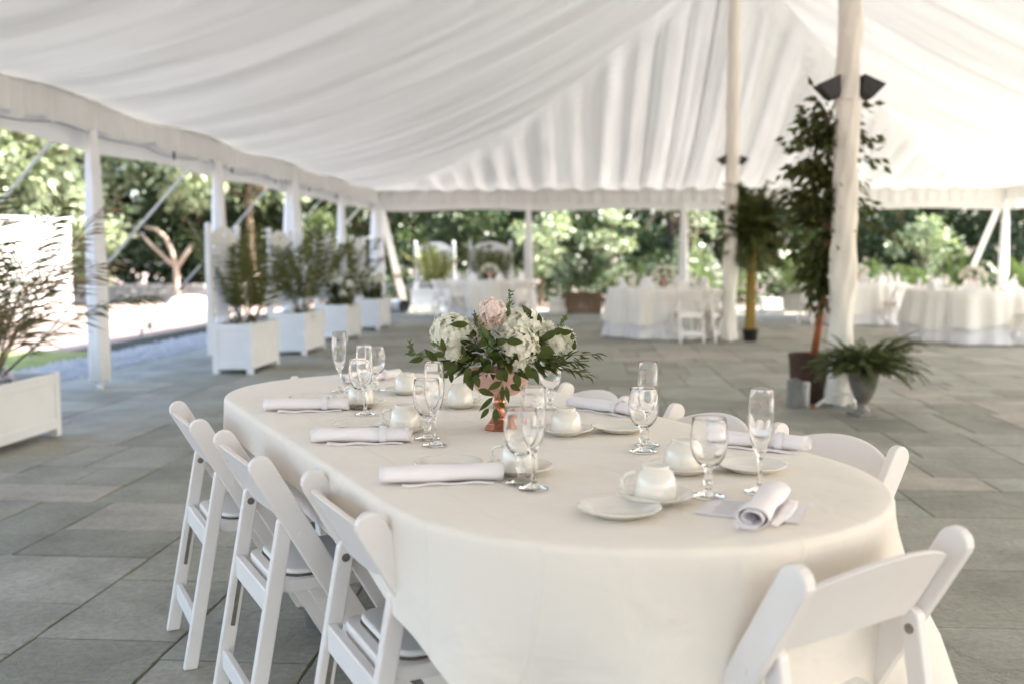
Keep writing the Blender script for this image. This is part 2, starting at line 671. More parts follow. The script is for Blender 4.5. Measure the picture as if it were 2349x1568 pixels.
tent = thing("tent_canopy", "huge white pleated tent canopy spanning over the whole dining patio", "tent canopy", T(0, 0, HE))


def tl(s, w, z):
    return T(s, w, z) - tent_loc


tent_loc = T(0, 0, HE)
for side in (-1, 1):
    mb = MB()

    def fn(u, v, side=side):
        a = v
        se = SE - (SE - SP) * a
        s = -se + 2 * se * u
        amp = .055 * (.45 + .55 * a) * min(1, 8 * (1 - abs(2 * u - 1))) * min(1, 6 * a)
        z = roof_h(a, s if abs(s) < SP else None) + amp * (.5 - abs(math.sin(s * math.pi / .72 + .9 * math.sin(s * .8))) ** .6) * (.6 + .4 * math.sin(s * 1.9 + 3 * a)) - .05 * math.sin(math.pi * s / 3.17) ** 2 * (1 - a) ** 4
        return tuple(tl(s, side * HW * (1 - a), z))
    mb.grid(fn, 900, 40)
    mb.build("roof_slope", M['slope'], tent, smooth=True, fixn=False)
for end in (-1, 1):
    mb = MB()

    def fn(u, v, end=end):
        a = v
        q = 2 * u - 1
        w = HW * (1 - a) * q
        s = end * (SE - (SE - SP) * a)
        f = wav(w * 2 * math.pi / .50 + 1.1 * math.sin(w * 1.35), .9)
        f = math.copysign(abs(f) ** .8, f)
        amp = .095 * min(1, (HW - abs(w)) * .9) * min(1, .30 + 4 * a) * min(1, (1 - abs(q)) * HW * (1 - a) * 2.2)
        z = roof_h(a) + amp * f
        return tuple(tl(s + end * amp * f * .6, w, z))
    mb.grid(fn, 760, 40)
    mb.build("gable_slope", M['gable'], tent, smooth=True, fixn=False)


def eave_path(t):
    """t in 0..1 round the eave; returns s, w, outward ds, dw, run length"""
    P4 = 2 * (2 * SE + 2 * HW)
    d = t * P4
    if d < 2 * SE:
        return (-SE + d, -HW, 0, -1, d)
    d2 = d - 2 * SE
    if d2 < 2 * HW:
        return (SE, -HW + d2, 1, 0, d)
    d3 = d2 - 2 * HW
    if d3 < 2 * SE:
        return (SE - d3, HW, 0, 1, d)
    d4 = d3 - 2 * SE
    return (-SE, HW - d4, -1, 0, d)


for nm, top, bot, off, A, mat in (("valance", HE + .045, 2.385, -.03, .034, 'valance'), ("outer_valance", 2.60, 2.27, .17, .012, 'vinyl')):
    mb = MB()

    def fn(u, v, top=top, bot=bot, off=off, A=A, nm=nm):
        s, w, ds, dw, d = eave_path(u)
        z = top + (bot - top) * v
        if nm == "valance":
            z += v * (.022 * math.sin(d * 5.1) * math.sin(d * 1.37) + .014 * math.sin(d * 11.3) + .012 * math.sin(d * 23.7))
            o = off + A * (wav(d * 26, 1.1) + .5 * wav(d * 9, .4)) * (.5 + .5 * v)
        else:
            z += -v * .04 * math.sin(math.pi * d / 3.2) ** 2
            o = off + A * wav(d * 6, .7) * v
        return tuple(tl(s + ds * o, w + dw * o, z))
    mb.grid(fn, 3000, 7, closeu=True)
    mb.build(nm, M[mat], tent, smooth=True, fixn=False)
mb = MB()


def fn(u, v):
    s, w, ds, dw, d = eave_path(u)
    o = -.14 + .31 * v
    return tuple(tl(s + ds * o, w + dw * o, HE + .06 - .12 * v))


mb.grid(fn, 800, 3, closeu=True)
mb.build("eave_light_stop", M['vinyl'], tent, smooth=True, fixn=False)  # strip added to shut sunlight out of the gap above the valance


# poles
def side_pole(s, w, label, fat=False, group="white poles round the edge of the tent"):
    o = thing("tent_pole", label, "tent pole", T(s, w, 0), 0, group)
    q = MB()
    r = .098 if not fat else .17
    n = 14
    prof = [(0, .0), (.035, .0), (.035, .06), (r * 1.0, .075), (r * 1.03, .5), (r * .95, 1.2), (r * .72, 2.0), (r * .52, 2.38), (.04, 2.64), (0, 2.64)]
    q.lathe([(.032, 0), (.032, 2.62)], 12)
    q.disc(.032, 0, 12, up=False)
    q.build("shaft", M['vinyl'], o, smooth=True)
    q = MB()
    ph = random.uniform(0, 6)
    q.lathe(prof[2:9], 40, wob=lambda i, t: (.010 if not fat else .022) * (1 - .1 * i) * math.sin(t * 6 + ph + i * .3))
    q.build("sleeve", M['pole'], o, smooth=True)
    return o


side_pole(.63, -HW, "nearest white sleeved tent pole on the left, beside the big palm")
side_pole(3.80, -HW, "white sleeved tent pole behind the nearest trellis planter", fat=False)
side_pole(6.97, -HW, "white draped tent pole behind the second trellis planter on the left", fat=True)
side_pole(10.13, -HW, "thin white tent pole behind the third trellis planter on the left", fat=False)
side_pole(SE, -HW, "fat white draped tent pole at the far left corner of the tent", fat=True)
side_pole(SE, -HW / 2, "white tent pole on the far edge behind the far left round table")
side_pole(SE, 0, "white tent pole on the far edge behind the middle round table")
side_pole(SE, HW / 2, "white tent pole on the far edge behind the tall ivy tree")
side_pole(SE, HW, "white tent pole at the far right corner of the tent")


def strap(s, w, ds, dw, label, wide=.05, L=2.5):
    a = T(s + ds * .15, w + dw * .15, 2.55)
    b_ = T(s + ds * L, w + dw * L, .0)
    o = thing("guy_strap", label, "guy strap", b_, 0, "straps staking the tent down")
    q = MB()
    q.bar((0, 0, .02), a - b_, wide, .006)
    q.build("webbing", M['strap'], o)
    q = MB()
    q.tube([(0, 0, -.1), (0, 0, .12)], .018, 8)
    q.build("stake", M['steel'], o)
    q = MB()
    m_ = (a - b_) * .3
    q.bar(m_ - (a - b_).normalized() * .07, m_ + (a - b_).normalized() * .07, wide + .03, .03)
    q.build("ratchet", M['steel'], o, bevel=.005)


strap(.63, -HW, 0, -1, "white guy strap slanting down from the nearest left tent pole", .06)
strap(3.80, -HW, 0, -1, "white guy strap slanting across the bare tan tree", .085)
strap(6.97, -HW, 0, -1, "white guy strap from the draped pole behind the second trellis planter", .085)
strap(10.13, -HW, 0, -1, "white guy strap from the thin pole behind the third trellis planter", .085)
strap(SE, -HW, 0, -1, "wide white strap slanting left from the far left corner pole", .17)
strap(SE, -HW, 1, .02, "sunlit white strap slanting right down to the black mouthed duct", .16, 3.0)
strap(SE, HW, 1, .05, "white strap leaning left of the far right corner pole", .13, 3.0)
strap(SE, HW, 0, 1, "white strap leaning right of the far right corner pole", .17, 2.5)


def center_pole(s, label):
    o = thing("center_pole", label, "tent pole", T(s, 0, 0), 0, "tall wrapped poles down the middle of the tent")
    q = MB()
    q.lathe([(.055, 0), (.055, 5.62)], 16)
    q.disc(.055, 0, 16, up=False)
    q.build("shaft", M['vinyl'], o, smooth=True)
    q = MB()
    zs = [.03, .12, .25, .4, .55, .7, .85, 1.0, 1.1, 1.2, 1.3, 1.4, 1.55, 1.7, 1.85, 2.0, 2.15, 2.3, 2.42, 2.55, 2.7, 2.85, 3.0, 3.2, 3.4, 3.6, 3.8, 4.0, 4.3, 4.6, 5.0, 5.4, 5.6]
    rnd = random.Random(int(s * 10) + 3)
    prof = []
    for z in zs:
        r = .092 + rnd.uniform(-.006, .006)
        if z < .3:
            r += .035 * (1 - z / .3)
        if .95 < z < 1.25:
            r += .014
        prof.append((r, z))
    q.lathe(prof, 30, wob=lambda i, t: .009 * math.sin(3 * t + zs[i] * 9) + .009 * math.sin(7 * t - zs[i] * 11) + (.02 * math.sin(6 * t) if zs[i] < .2 else 0))
    q.build("fabric_wrap", M['wrap'], o, smooth=True)
    q = MB()
    for z in (1.28, 2.5):
        q.lathe([(.094, z - .012), (.106, z), (.094, z + .012)], 24)
    q.build("tie", M['wrap'], o, smooth=True)
    return o


center_pole(0, "thick cream wrapped tent pole standing next to the fern urn")
center_pole(SP, "farther cream wrapped tent pole beside the middle round table")


def spotlight(s, side, z, label, k=1.0):
    p = T(s, side * .15, z) + V(0, -.02, 0)
    o = thing("spotlight", label, "spotlight", p, 0, "black spotlights clamped to the wrapped poles")
    q = MB()
    # housing: a lamp can that widens upward and outward
    rot = Matrix.Rotation(side * R(24), 3, 'Y')
    vs, fs = [], []
    for (hx, hy, zz) in ((.035, .045, -.085), (.055, .06, -.05), (.098, .085, .075), (.09, .078, .078)):
        for (a_, b_) in ((-1, -1), (1, -1), (1, 1), (-1, 1)):
            vs.append(rot @ V(a_ * hx, b_ * hy, zz) * k)
    for i in range(3):
        fs += [(i * 4 + k, i * 4 + (k + 1) % 4, i * 4 + 4 + (k + 1) % 4, i * 4 + 4 + k) for k in range(4)]
    fs += [(3, 2, 1, 0), (12, 13, 14, 15)]
    q.add(vs, fs)
    q.build("housing", M['black'], o, bevel=.006)
    q = MB()
    q.bar((0, 0, -.06), (-side * .11, .0, -.03), .03, .02)
    q.build("bracket", M['black'], o, bevel=.003)


spotlight(0, -1, 2.58, "large black spotlight on the left of the near wrapped pole")
spotlight(0, 1, 2.58, "large black spotlight on the right of the near wrapped pole")
spotlight(SP, -1, 2.62, "small black spotlight on the left of the farther wrapped pole", .66)
spotlight(SP, 1, 2.62, "small black spotlight on the right of the farther wrapped pole", .6)

# string light cable under the left valance
o = thing("light_string", "thin dark light cable drooping along the left tent edge", "string lights", T(-2, -HW - .02, 2.36))
pts = []
for i in range(160):
    s = -2 + 14 * i / 159
    k = s / .9
    pts.append(T(s, -HW - .03 + .02 * math.sin(s * 5), 2.395 - .05 * abs(math.sin(k * math.pi / 2)) + .02 * math.sin(s * 2.3)) - o.location)
q = MB()
q.tube(pts, .0042, 6)
q.build("cable", M['black'], o, smooth=True)
for i in range(7):
    s = -1.1 + i * 1.83
    q = MB()
    p = T(s, -HW - .03, 2.37) - o.location
    q.tube([p + V(0, 0, .03), p + V(0, 0, -.02), p + V(0, 0, -.06)], [.012, .014, .009], 8)
    q.build("lamp_socket", M['black'], o, smooth=True)

# ------------------------------------------------------------------ folding chair
# local: +y towards the table, origin on the floor
def y_post(z):
    return -.235 + .43 * (.755 - z) / .755


def capsule(p0, p1, w, r0=True, flat=True, n=8):
    """outline of a bar in (y,z): rounded at p0, cut level at p1"""
    p0, p1 = Vector((p0[0], p0[1])), Vector((p1[0], p1[1]))
    d = (p1 - p0).normalized()
    a = Vector((-d[1], d[0]))
    pts = []
    c = p0 + d * w / 2
    for k in range(n + 1):
        t = math.pi * k / n
        pts.append(c + a * math.cos(t) * w / 2 * 1 - d * math.sin(t) * w / 2)
    e0, e1 = p1 - a * w / 2, p1 + a * w / 2
    if flat:
        e0 = e0 + d * ((p1[1] - e0[1]) / d[1])
        e1 = e1 + d * ((p1[1] - e1[1]) / d[1])
    pts += [e0, e1]
    return [(p[0], p[1]) for p in pts]


def make_chair(label, group):
    o = thing("folding_chair", label, "chair", (0, 0, 0), 0, group)
    for sx in (-1, 1):
        q = MB()
        q.prism(capsule((y_post(.755), .755), (y_post(0), 0), .059), sx * .205 - .0125, sx * .205 + .0125)
        post = q.build("back_post", M['resin'], o, bevel=.0045, seg=3)
        q = MB()
        yz = (y_post(.56), .56)
        q.tube([(sx * .2165, yz[0], yz[1]), (sx * .2195, yz[0], yz[1])], .0105, 14)
        q.build("plug", M['resin'], post, bevel=.001)
    for sx in (-1, 1):
        q = MB()
        q.prism(capsule((y_post(.6) - .008, .60), (-.262, 0), .040), sx * .1775 - .0125, sx * .1775 + .0125)
        leg = q.build("rear_leg", M['resin'], o, bevel=.005, seg=3)
        q = MB()
        yb = -.262 + (y_post(.6) - .008 + .262) * .562 / .6
        q.tube([(sx * .163, yb, .562), (sx * .1665, yb, .562)], .0095, 14)
        q.tube([(sx * .1615, yb, .562), (sx * .164, yb, .562)], .005, 10)
        q.build("bolt", M['steel'], leg)
        q = MB()
        yl = lambda z: -.262 + (y_post(.6) - .008 + .262) * z / .6
        q.bar((sx * .1645, yl(.22) + .004, .22), (sx * .1645, yl(.40) + .004, .40), .0035, .011, up=(0, 1, 0))
        q.build("slot", M['steel'], leg)
    # curved back panel
    q = MB()
    W = .196
    nx, nz = 25, 5

    def pan(u, v, off):
        x = -W + 2 * W * u
        e = 1 - (x / W) ** 2
        zt = .702 + .048 * e ** .9
        zb = .582 + .022 * e - .020 * (abs(x / W) ** 6)
        z = zb + (zt - zb) * v
        return (x, y_post(z) - .030 * e + off, z)
    ring = lambda off: [pan(i / (nx - 1), j / (nz - 1), off) for j in range(nz) for i in range(nx)]
    A_, B_ = ring(-.008), ring(.008)
    n = len(A_)
    fs = []
    for j in range(nz - 1):
        for i in range(nx - 1):
            a = j * nx + i
            fs.append((a, a + 1, a + nx + 1, a + nx))
            fs.append((n + a, n + a + nx, n + a + nx + 1, n + a + 1))
    for i in range(nx - 1):
        fs.append((i + 1, i, n + i, n + i + 1))
        t = (nz - 1) * nx + i
        fs.append((t, t + 1, n + t + 1, n + t))
    for j in range(nz - 1):
        a = j * nx
        fs.append((a, a + nx, n + a + nx, n + a))
        a = j * nx + nx - 1
        fs.append((a + nx, a, n + a, n + a + nx))
    q.add(A_ + B_, fs)
    q.build("back_panel", M['resin'], o, smooth=False, bevel=.004, seg=3)

    def rr(x0, x1, y0, y1, r):
        pts = []
        for (cx, cy, a0) in ((x1 - r, y1 - r, 0), (x0 + r, y1 - r, 90), (x0 + r, y0 + r, 180), (x1 - r, y0 + r, 270)):
            for k in range(7):
                t = R(a0 + 15 * k)
                pts.append((cx + r * math.cos(t), cy + r * math.sin(t)))
        return pts
    q = MB()
    q.prism(rr(-.163, .163, -.175, .215, .045), .398, .430, 'z')
    seat = q.build("seat", M['resin'], o, bevel=.005)
    q = MB()
    q.prism(rr(-.143, .143, -.150, .196, .05), .4302, .4335, 'z')  # thin dark brown line between seat and pad
    q.build("pad_line", M['padline'], seat)
    q = MB()
    q.prism(rr(-.141, .141, -.148, .194, .05), .4336, .448, 'z')
    q.build("seat_pad", M['pad'], seat, bevel=.007, seg=3, smooth=False)
    # cross bars
    q = MB()
    yl = lambda z: -.262 + (y_post(.6) - .008 + .262) * z / .6
    q.bar((-.165, yl(.395) - .004, .385), (.165, yl(.395) - .004, .385), .022, .062)
    q.build("rear_apron", M['resin'], o, bevel=.004)
    q = MB()
    q.bar((-.165, yl(.13), .13), (.165, yl(.13), .13), .02, .055)
    q.build("rear_stretcher", M['resin'], o, bevel=.004)
    q = MB()
    q.bar((-.193, y_post(.16), .16), (.193, y_post(.16), .16), .02, .05)
    q.build("front_stretcher", M['resin'], o, bevel=.004)
    return o


TU, TN = V(.45, -.893, 0), V(.893, .45, 0)


def tb(u, n, z=0.0):
    return TN * n + TU * u + V(0, 0, z)


def face(d):
    return math.atan2(-d[0], d[1])


CH = []


def chair(pos, d, label, group, twist=0.0):
    rz = face(d) + R(twist)
    if not CH:
        o = make_chair(label, group)
        CH.append(o)
        o.location = pos
        o.rotation_euler = (0, 0, rz)
        return o
    return copy_tree(CH[0], pos, rz, label, group)


G = "white folding chairs around the long table"
BO = .235   # how far the back tops sit behind the chair origin
for u, n, d, lab, tw in (
        (-3.20, .468 + BO, TN, "white folding chair farthest from the camera on the left of the long table", 0),
        (-2.57, .500 + BO, TN, "middle white folding chair on the left side of the long table", 1),
        (-1.945, .572 + BO, TN, "nearest white folding chair on the left side of the long table", -1),
        (-3.05, 1.885 - BO, -TN, "white folding chair on the right side, next to the flowers", 0),
        (-2.425, 1.93 - BO, -TN, "middle white folding chair on the right side of the long table", -1),
        (-1.965, 1.985 - BO, -TN, "white folding chair nearest on the right side of the long table", 3),
        (-1.148 - BO, 1.248, -TU, "white folding chair at the near end of the table, back to camera", 6),
        (-3.94 + BO, 1.215, TU, "white folding chair at the far end, only its post tops peeping over", 2)):
    chair(tb(u, n), d, lab, G, tw)

# ------------------------------------------------------------------ long table and cloths
UA, UB, NC, RT = -3.30, -1.765, 1.16, .535
ZT = .765


def stad(t, off=0.0):
    """point round the racetrack outline grown by off: returns u, n, outward du, dn, kind"""
    r = RT + off
    Ls, La = UB - UA, math.pi * RT
    per = 2 * Ls + 2 * La
    d = (t % 1.0) * per
    if d < Ls:                                    # left straight, far to near
        return UA + d, NC - r, 0, -1, 0, 'L'
    d -= Ls
    if d < La:                                    # near end
        a = d / RT
        return UB + r * math.sin(a), NC - r * math.cos(a), math.sin(a), -math.cos(a), a, 'N'
    d -= La
    if d < Ls:
        return UB - d, NC + r, 0, 1, 0, 'R'
    d -= Ls
    a = d / RT
    return UA - r * math.sin(a), NC + r * math.cos(a), -math.sin(a), math.cos(a), a, 'F'


o = thing("banquet_table", "long oval ended table hidden under cream and white cloths", "table", tb((UA + UB) / 2, NC), 0)
q = MB()
pts = [tb(*stad(i / 80, -.02)[:2]) - o.location for i in range(80)]
q.prism([(p[0], p[1]) for p in pts], .725, .757, 'z')
q.build("tabletop", M['brownwood'], o)
for u_ in (-3.2, -1.87):
    for n_ in (.86, 1.46):
        q = MB()
        p = tb(u_, n_) - o.location
        q.tube([p, p + V(0, 0, .72)], .018, 10)
        q.tube([p, p + V(0, 0, .05)], .024, 10)
        q.build("leg", M['greybox'], o)


def cloth(name, label, mat, z0, drops, off, foldk, seed, flare, rim):
    """rectangular cloth on the racetrack table: drops = left, right, near, far overhang"""
    dL, dR, dN, dF = drops
    rnd = random.Random(seed)
    k1, k2, k3 = rnd.uniform(0, 6), rnd.uniform(0, 6), rnd.uniform(0, 6)
    N = 420
    loc = tb((UA + UB) / 2, NC, 0)

    def drop(kind, a):
        if kind == 'L':
            return dL
        if kind == 'R':
            return dR
        if kind == 'N':
            b1, d1, d2 = (a, dL, dN) if a < math.pi / 2 else (math.pi - a, dR, dN)
        else:
            b1, d1, d2 = (a, dR, dF) if a < math.pi / 2 else (math.pi - a, dL, dF)
        c, s = max(math.cos(b1), 1e-3), max(math.sin(b1), 1e-3)
        x1, x2 = (RT + d1) / c, (RT + d2) / s
        m_ = (x1 ** -8 + x2 ** -8) ** (-1 / 8)
        return min(m_ - RT, z0 - .012)
    rings = []
    for r in (.02, .12, .22, .32, .42, .49):
        rings.append([tb(*stad(i / N, r - RT)[:2], z0) for i in range(N)])
    for k in range(1, 6):
        a = k / 5 * math.pi / 2
        rings.append([tb(*stad(i / N, off - rim + rim * math.sin(a))[:2], z0 - rim * (1 - math.cos(a))) for i in range(N)])
    J = 16
    for j in range(1, J + 1):
        t = j / J
        row = []
        for i in range(N):
            u, n, du, dn, a, kd = stad(i / N, off)
            D = drop(kd, a) - rim
            if kd == 'L' and z0 > .762:            # chair backs lift the cloth along the left side
                D -= .10 * min(1, max(0, (-1.72 - u) / .36))
            th = i / N * 2 * math.pi
            arc = 1.0 if kd in 'NF' else 0.0
            if arc:                                # folds start away from the straight sides
                b0 = min(a, math.pi - a)
                arc = min(1, max(0, (b0 - .12) / .55))
                arc = arc * arc * (3 - 2 * arc)
            hang = D * t
            cor = max(0, min(1, (a - 2.15) / .5)) * max(0, min(1, (3.1 - a) / .25)) if kd == 'N' else (.25 if kd == 'F' else 0)
            push = math.exp(-((a - 1.62) / .62) ** 2) if kd == 'N' else (math.exp(-((a - 1.62) / .5) ** 2) if kd == 'F' else 0)
            f = (-.24 * push - (.14 if z0 < .762 else 0)) * hang + flare * hang * cor * 1.5 - (1 - arc) * .06 * hang
            w_ = math.sin(th * foldk + k1) * .55 + math.sin(th * foldk * 1.63 + k2) * .3 + math.sin(th * foldk * .47 + k3) * .5
            f += (arc * (.17 * (1 - .8 * push) + .10 * cor) * hang * w_ * min(1, t * 1.6) + .02 * (1 - arc) * hang * w_) * (1 if z0 > .762 else .3)
            z = z0 - rim - hang
            row.append(tb(u + du * f, n + dn * f, z))
        rings.append(row)
    vs = [p - loc for r_ in rings for p in r_]
    fs = []
    for j in range(len(rings) - 1):
        for i in range(N):
            fs.append((j * N + i, j * N + (i + 1) % N, (j + 1) * N + (i + 1) % N, (j + 1) * N + i))
    fs.append(tuple(range(N)))
    q = MB()
    q.add(vs, fs)
    ob = q.build(name, mat, None, loc, smooth=True)
    return tag(ob, label, "tablecloth")


cloth("under_cloth", "white cloth showing below the cream cloth of the long table", M['under'], .7605, (.20, .22, .26, .26), -.006, 17, 5, .0, .012)
cloth("tablecloth", "cream cloth smoothly covering the long oval ended table", M['creased'], ZT, (.215, .27, .31, .22), .006, 11, 9, .20, .016)

# ------------------------------------------------------------------ table ware
def glass_mesh(name, prof_out, prof_in):
    q = MB()
    prof = prof_out + prof_in
    n = 40
    q.lathe(prof, n)
    return q


def goblet(label, pos, src=[]):
    if src:
        return copy_tree(src[0], pos, random.uniform(0, 6), label, "water goblets on the long table")
    out_ = [(.0, .0), (.030, .0), (.0335, .0015), (.0335, .003), (.020, .006), (.009, .011), (.0065, .018), (.0085, .028), (.011, .034), (.0075, .041), (.007, .052), (.012, .058),
            (.022, .066), (.031, .080), (.0355, .098), (.0365, .115), (.0345, .135), (.0325, .153), (.0322, .1545)]
    inn = [(.0312, .1545), (.0308, .153), (.0328, .135), (.0347, .115), (.0337, .099), (.029, .083), (.020, .070), (.010, .063), (0.0, .0615)]
    ob = glass_mesh("water_goblet", out_, inn).build("water_goblet", M['glass'], None, pos, smooth=True)
    tag(ob, label, "goblet", "water goblets on the long table")
    src.append(ob)
    return ob


def flute(label, pos, src=[]):
    if src:
        return copy_tree(src[0], pos, random.uniform(0, 6), label, "champagne flutes on the long table")
    out_ = [(.0, .0), (.028, .0), (.031, .0015), (.031, .003), (.018, .006), (.007, .012), (.0045, .022), (.0042, .06), (.006, .072), (.013, .085), (.0205, .105), (.0245, .130), (.0255, .155), (.0245, .185), (.0232, .2065), (.0229, .208)]
    inn = [(.0220, .208), (.0218, .2065), (.0232, .185), (.0242, .155), (.0231, .131), (.019, .108), (.011, .090), (.004, .081), (0.0, .080)]
    ob = glass_mesh("champagne_flute", out_, inn).build("champagne_flute", M['glass'], None, pos, smooth=True)
    tag(ob, label, "flute", "champagne flutes on the long table")
    src.append(ob)
    return ob


def plate(label, pos, src=[]):
    if src:
        return copy_tree(src[0], pos, 0, label, "bread plates on the long table")
    q = MB()
    q.lathe([(0, .001), (.040, .001), (.043, .0), (.046, .002), (.060, .008), (.0745, .0145), (.0765, .0160), (.0765, .0172), (.074, .0172), (.062, .0115), (.050, .0065), (.044, .0045), (0, .004)], 56)
    ob = q.build("bread_plate", M['china'], None, pos, smooth=True)
    tag(ob, label, "plate", "bread plates on the long table")
    src.append(ob)
    return ob


def saucer(label, pos, src=[]):
    if src:
        return copy_tree(src[0], pos, 0, label, "saucers on the long table")
    q = MB()
    q.lathe([(0, .001), (.034, .001), (.036, .0), (.038, .002), (.055, .009), (.0715, .0165), (.0735, .0180), (.0735, .0192), (.071, .0192), (.055, .0125), (.042, .0075), (.030, .0055), (.027, .004), (0, .004)], 56)
    ob = q.build("saucer", M['china'], None, pos, smooth=True)
    tag(ob, label, "saucer", "saucers on the long table")
    src.append(ob)
    return ob


def cup(label, pos, rz, src=[]):
    if src:
        return copy_tree(src[0], pos, rz, label, "upturned cups on the long table")
    q = MB()   # upside down: rim at the bottom, foot ring on top
    q.lathe([(.0395, .0), (.0415, .0004), (.0418, .0015), (.0412, .010), (.0398, .026), (.0375, .041), (.0335, .051), (.0275, .0565), (.0258, .0575), (.0254, .0640), (.0244, .0650), (.0232, .0646), (.0225, .0610), (0, .0605)], 56)
    q.lathe([(.0395, .0), (.0392, .010), (.0378, .026), (.0355, .040), (.031, .049), (.022, .0535), (0, .055)], 56)
    ob = q.build("coffee_cup", M['china'], None, pos, smooth=True, rotz=rz)
    tag(ob, label, "cup", "upturned cups on the long table")
    q = MB()
    pts = []
    for k in range(13):
        t = math.pi * (k / 12)
        pts.append((-.0375 - .027 * math.sin(t) * 1.0, 0, .029 - .021 * math.cos(t) + .003 * math.sin(t)))
    q.tube(pts, [.0042] * 13, 8)
    q.build("handle", M['china'], ob, smooth=True)
    src.append(ob)
    return ob


def napkin_mesh(seed):
    rnd = random.Random(seed)
    q = MB()
    Ln, turns = .245, 2.3
    nt_, nl = 72, 18
    k1, k2 = rnd.uniform(0, 6), rnd.uniform(0, 6)

    def fn(u, v):
        th = -math.pi / 2 + turns * 2 * math.pi * u * .999
        r = .012 + .0135 * u
        x = (v - .5) * Ln + .006 * math.sin(u * 9 + k1) * (1 if v > .5 else -1) * abs(2 * v - 1) ** 4
        fl = 1 + .07 * math.sin(x * 30 + k2)
        y = r * 1.22 * math.cos(th) * fl
        z = r * .78 * math.sin(th) + .0205 + .0012 * math.sin(x * 40 + th + k1)
        if u > .93:                       # loose outer edge lies flat on the table
            e = (u - .93) / .07
            y -= .010 * e
            z = z * (1 - e) + .0015 * e
        return (x, y, max(z, .0008))
    q.grid(fn, nt_, nl)
    return q


def napkin(label, pos, d, seed, tape=True):
    q = napkin_mesh(seed)
    rz = math.atan2(d[1], d[0])
    o = thing("rolled_napkin", label, "napkin", pos, rz, "rolled napkins on the long table")
    ob = q.build("roll", M['napkin'], o, smooth=True, fixn=False)
    so = ob.modifiers.new("thick", 'SOLIDIFY')
    so.thickness = .0012
    q = MB()
    rnd = random.Random(seed + 40)
    q.grid(lambda u, v: ((u - .5) * .19 + .012, -.026 - .024 * v * (.6 + .4 * math.sin(u * 3 + seed)), .0035 - .0025 * v + .0015 * math.sin(u * 14 + seed)), 20, 4)
    fl = q.build("loose_flap", M['napkin'], o, smooth=True, fixn=False)
    so = fl.modifiers.new("thick", 'SOLIDIFY')
    so.thickness = .0012
    if tape:
        q = MB()
        q.lathe([(.0268, -.009), (.0272, -.008), (.0272, .008), (.0268, .009)], 36)
        q.v = [(p[2] + .055, p[0] * 1.24, .0205 + p[1] * .80) for p in q.v]
        q.v = [(p[0], p[1], max(p[2], .0009)) for p in q.v]
        q.build("paper_band", M['paper'], o, smooth=True, fixn=False)
    return o


zt = ZT + .0012
DL = V(1, .10, 0).normalized()
napkin("rolled napkin on the far left, in front of the leftmost small plate", at(705, 940, zt), V(1, 0.06, 0), 1)
napkin("rolled napkin in the middle of the left side, below the second small plate", at(831, 1013, zt), V(1, 0.0, 0), 2)
napkin("rolled napkin nearest on the left side of the table", at(1012, 1104, zt), V(1, .16, 0), 3, tape=False)
napkin("rolled napkin under the flowers' right, pointing at the flute and goblet", at(1385, 944, zt), V(1, -.95, 0), 4)
napkin("rolled napkin on the right behind the tallest flute", at(1735, 1026, zt), V(1, -.42, 0), 5)
napkin("upright looking rolled napkin lying across a printed card near the chair", at(1752, 1176, zt + .0035), V(.45, 1, 0), 6, tape=False)
napkin("rolled napkin at the far end behind the crowded glasses", at(850, 874, zt), V(1, .9, 0), 8)

# printed card under the near napkin
o = thing("printed_card", "folded white card with faint grey writing under the near napkin", "card", at(1725, 1170, zt), R(-24))
q = MB()
q.box((-.045, 0, .001), (.09, .13, .0012))
q.box((.046, 0, .0012), (.09, .13, .0012), Matrix.Rotation(R(-2.5), 3, 'Y'))
q.build("paper", M['paper'], o)
rnd = random.Random(4)
for sx in (-.045, .046):
    q = MB()
    for k in range(6):
        w_ = rnd.uniform(.03, .06)
        q.box((sx, -.045 + k * .018, .0042 if sx > 0 else .0021), (w_, .0022, .0004))
    q.build("faint_lines", M['ink'], o)

plate("leftmost small cream plate near the far left napkin", at(717, 913, zt + .01))
plate("small cream plate between the two left napkins", at(828, 973, zt + .01))
plate("small cream plate beyond the nearest left napkin", at(1028, 1064, zt + .01))
plate("nearest small cream plate alone at the near end of the table", at(1421, 1166, zt + .01))
plate("small cream plate on the right beside the goblet and flute pair", at(1421, 980, zt + .01))
plate("small cream plate at the right in front of the tallest flute", at(1722, 1068, zt + .01))
plate("small cream plate at the far side hidden behind the copper bowl", at(1180, 925, zt + .01))
bpy.context.view_layer.update()
for ob in list(col.objects):
    if ob.name.startswith("bread_plate"):
        ob.location.z = zt
for (x, y, hz, la) in (
        (828, 922, 150, "upturned cup behind the pair of far left glasses"),
        (929, 978, 170, "upturned cup with its handle left, second on the left side"),
        (1191, 1072, 160, "upturned cup behind the near goblet in the table middle"),
        (1503, 1136, 180, "nearest upturned cup, handle left, beside the lone plate"),
        (1298, 985, 60, "upturned cup to the right of the copper stand"),
        (1566, 1070, 60, "upturned cup at the right seen past the near goblet"),
        (1056, 924, -10, "upturned cup left of the copper bowl, handle right"),
        (933, 894, 100, "farthest upturned cup near the far end of the table")):
    p = at(x, y, zt + .012)
    p.z = zt
    saucer("saucer under the " + la.split(',')[0].replace('nearest ', 'nearest '), p)
    cup(la, p + V(0, 0, .0070), R(hz - 180))
for (x, y, la) in (
        (828, 937, "water goblet behind a flute at the far left"),
        (980, 1006, "water goblet beside a flute, left of the flowers"),
        (1195, 1107, "water goblet left in the blurry pair in the table middle"),
        (1262, 937, "water goblet right behind the copper bowl"),
        (1475, 1035, "water goblet in front of a flute, right of the flowers"),
        (1624, 1137, "nearest water goblet at the right standing alone"),
        (862, 896, "water goblet farthest away at the far end")):
    goblet(la, at(x, y, zt))
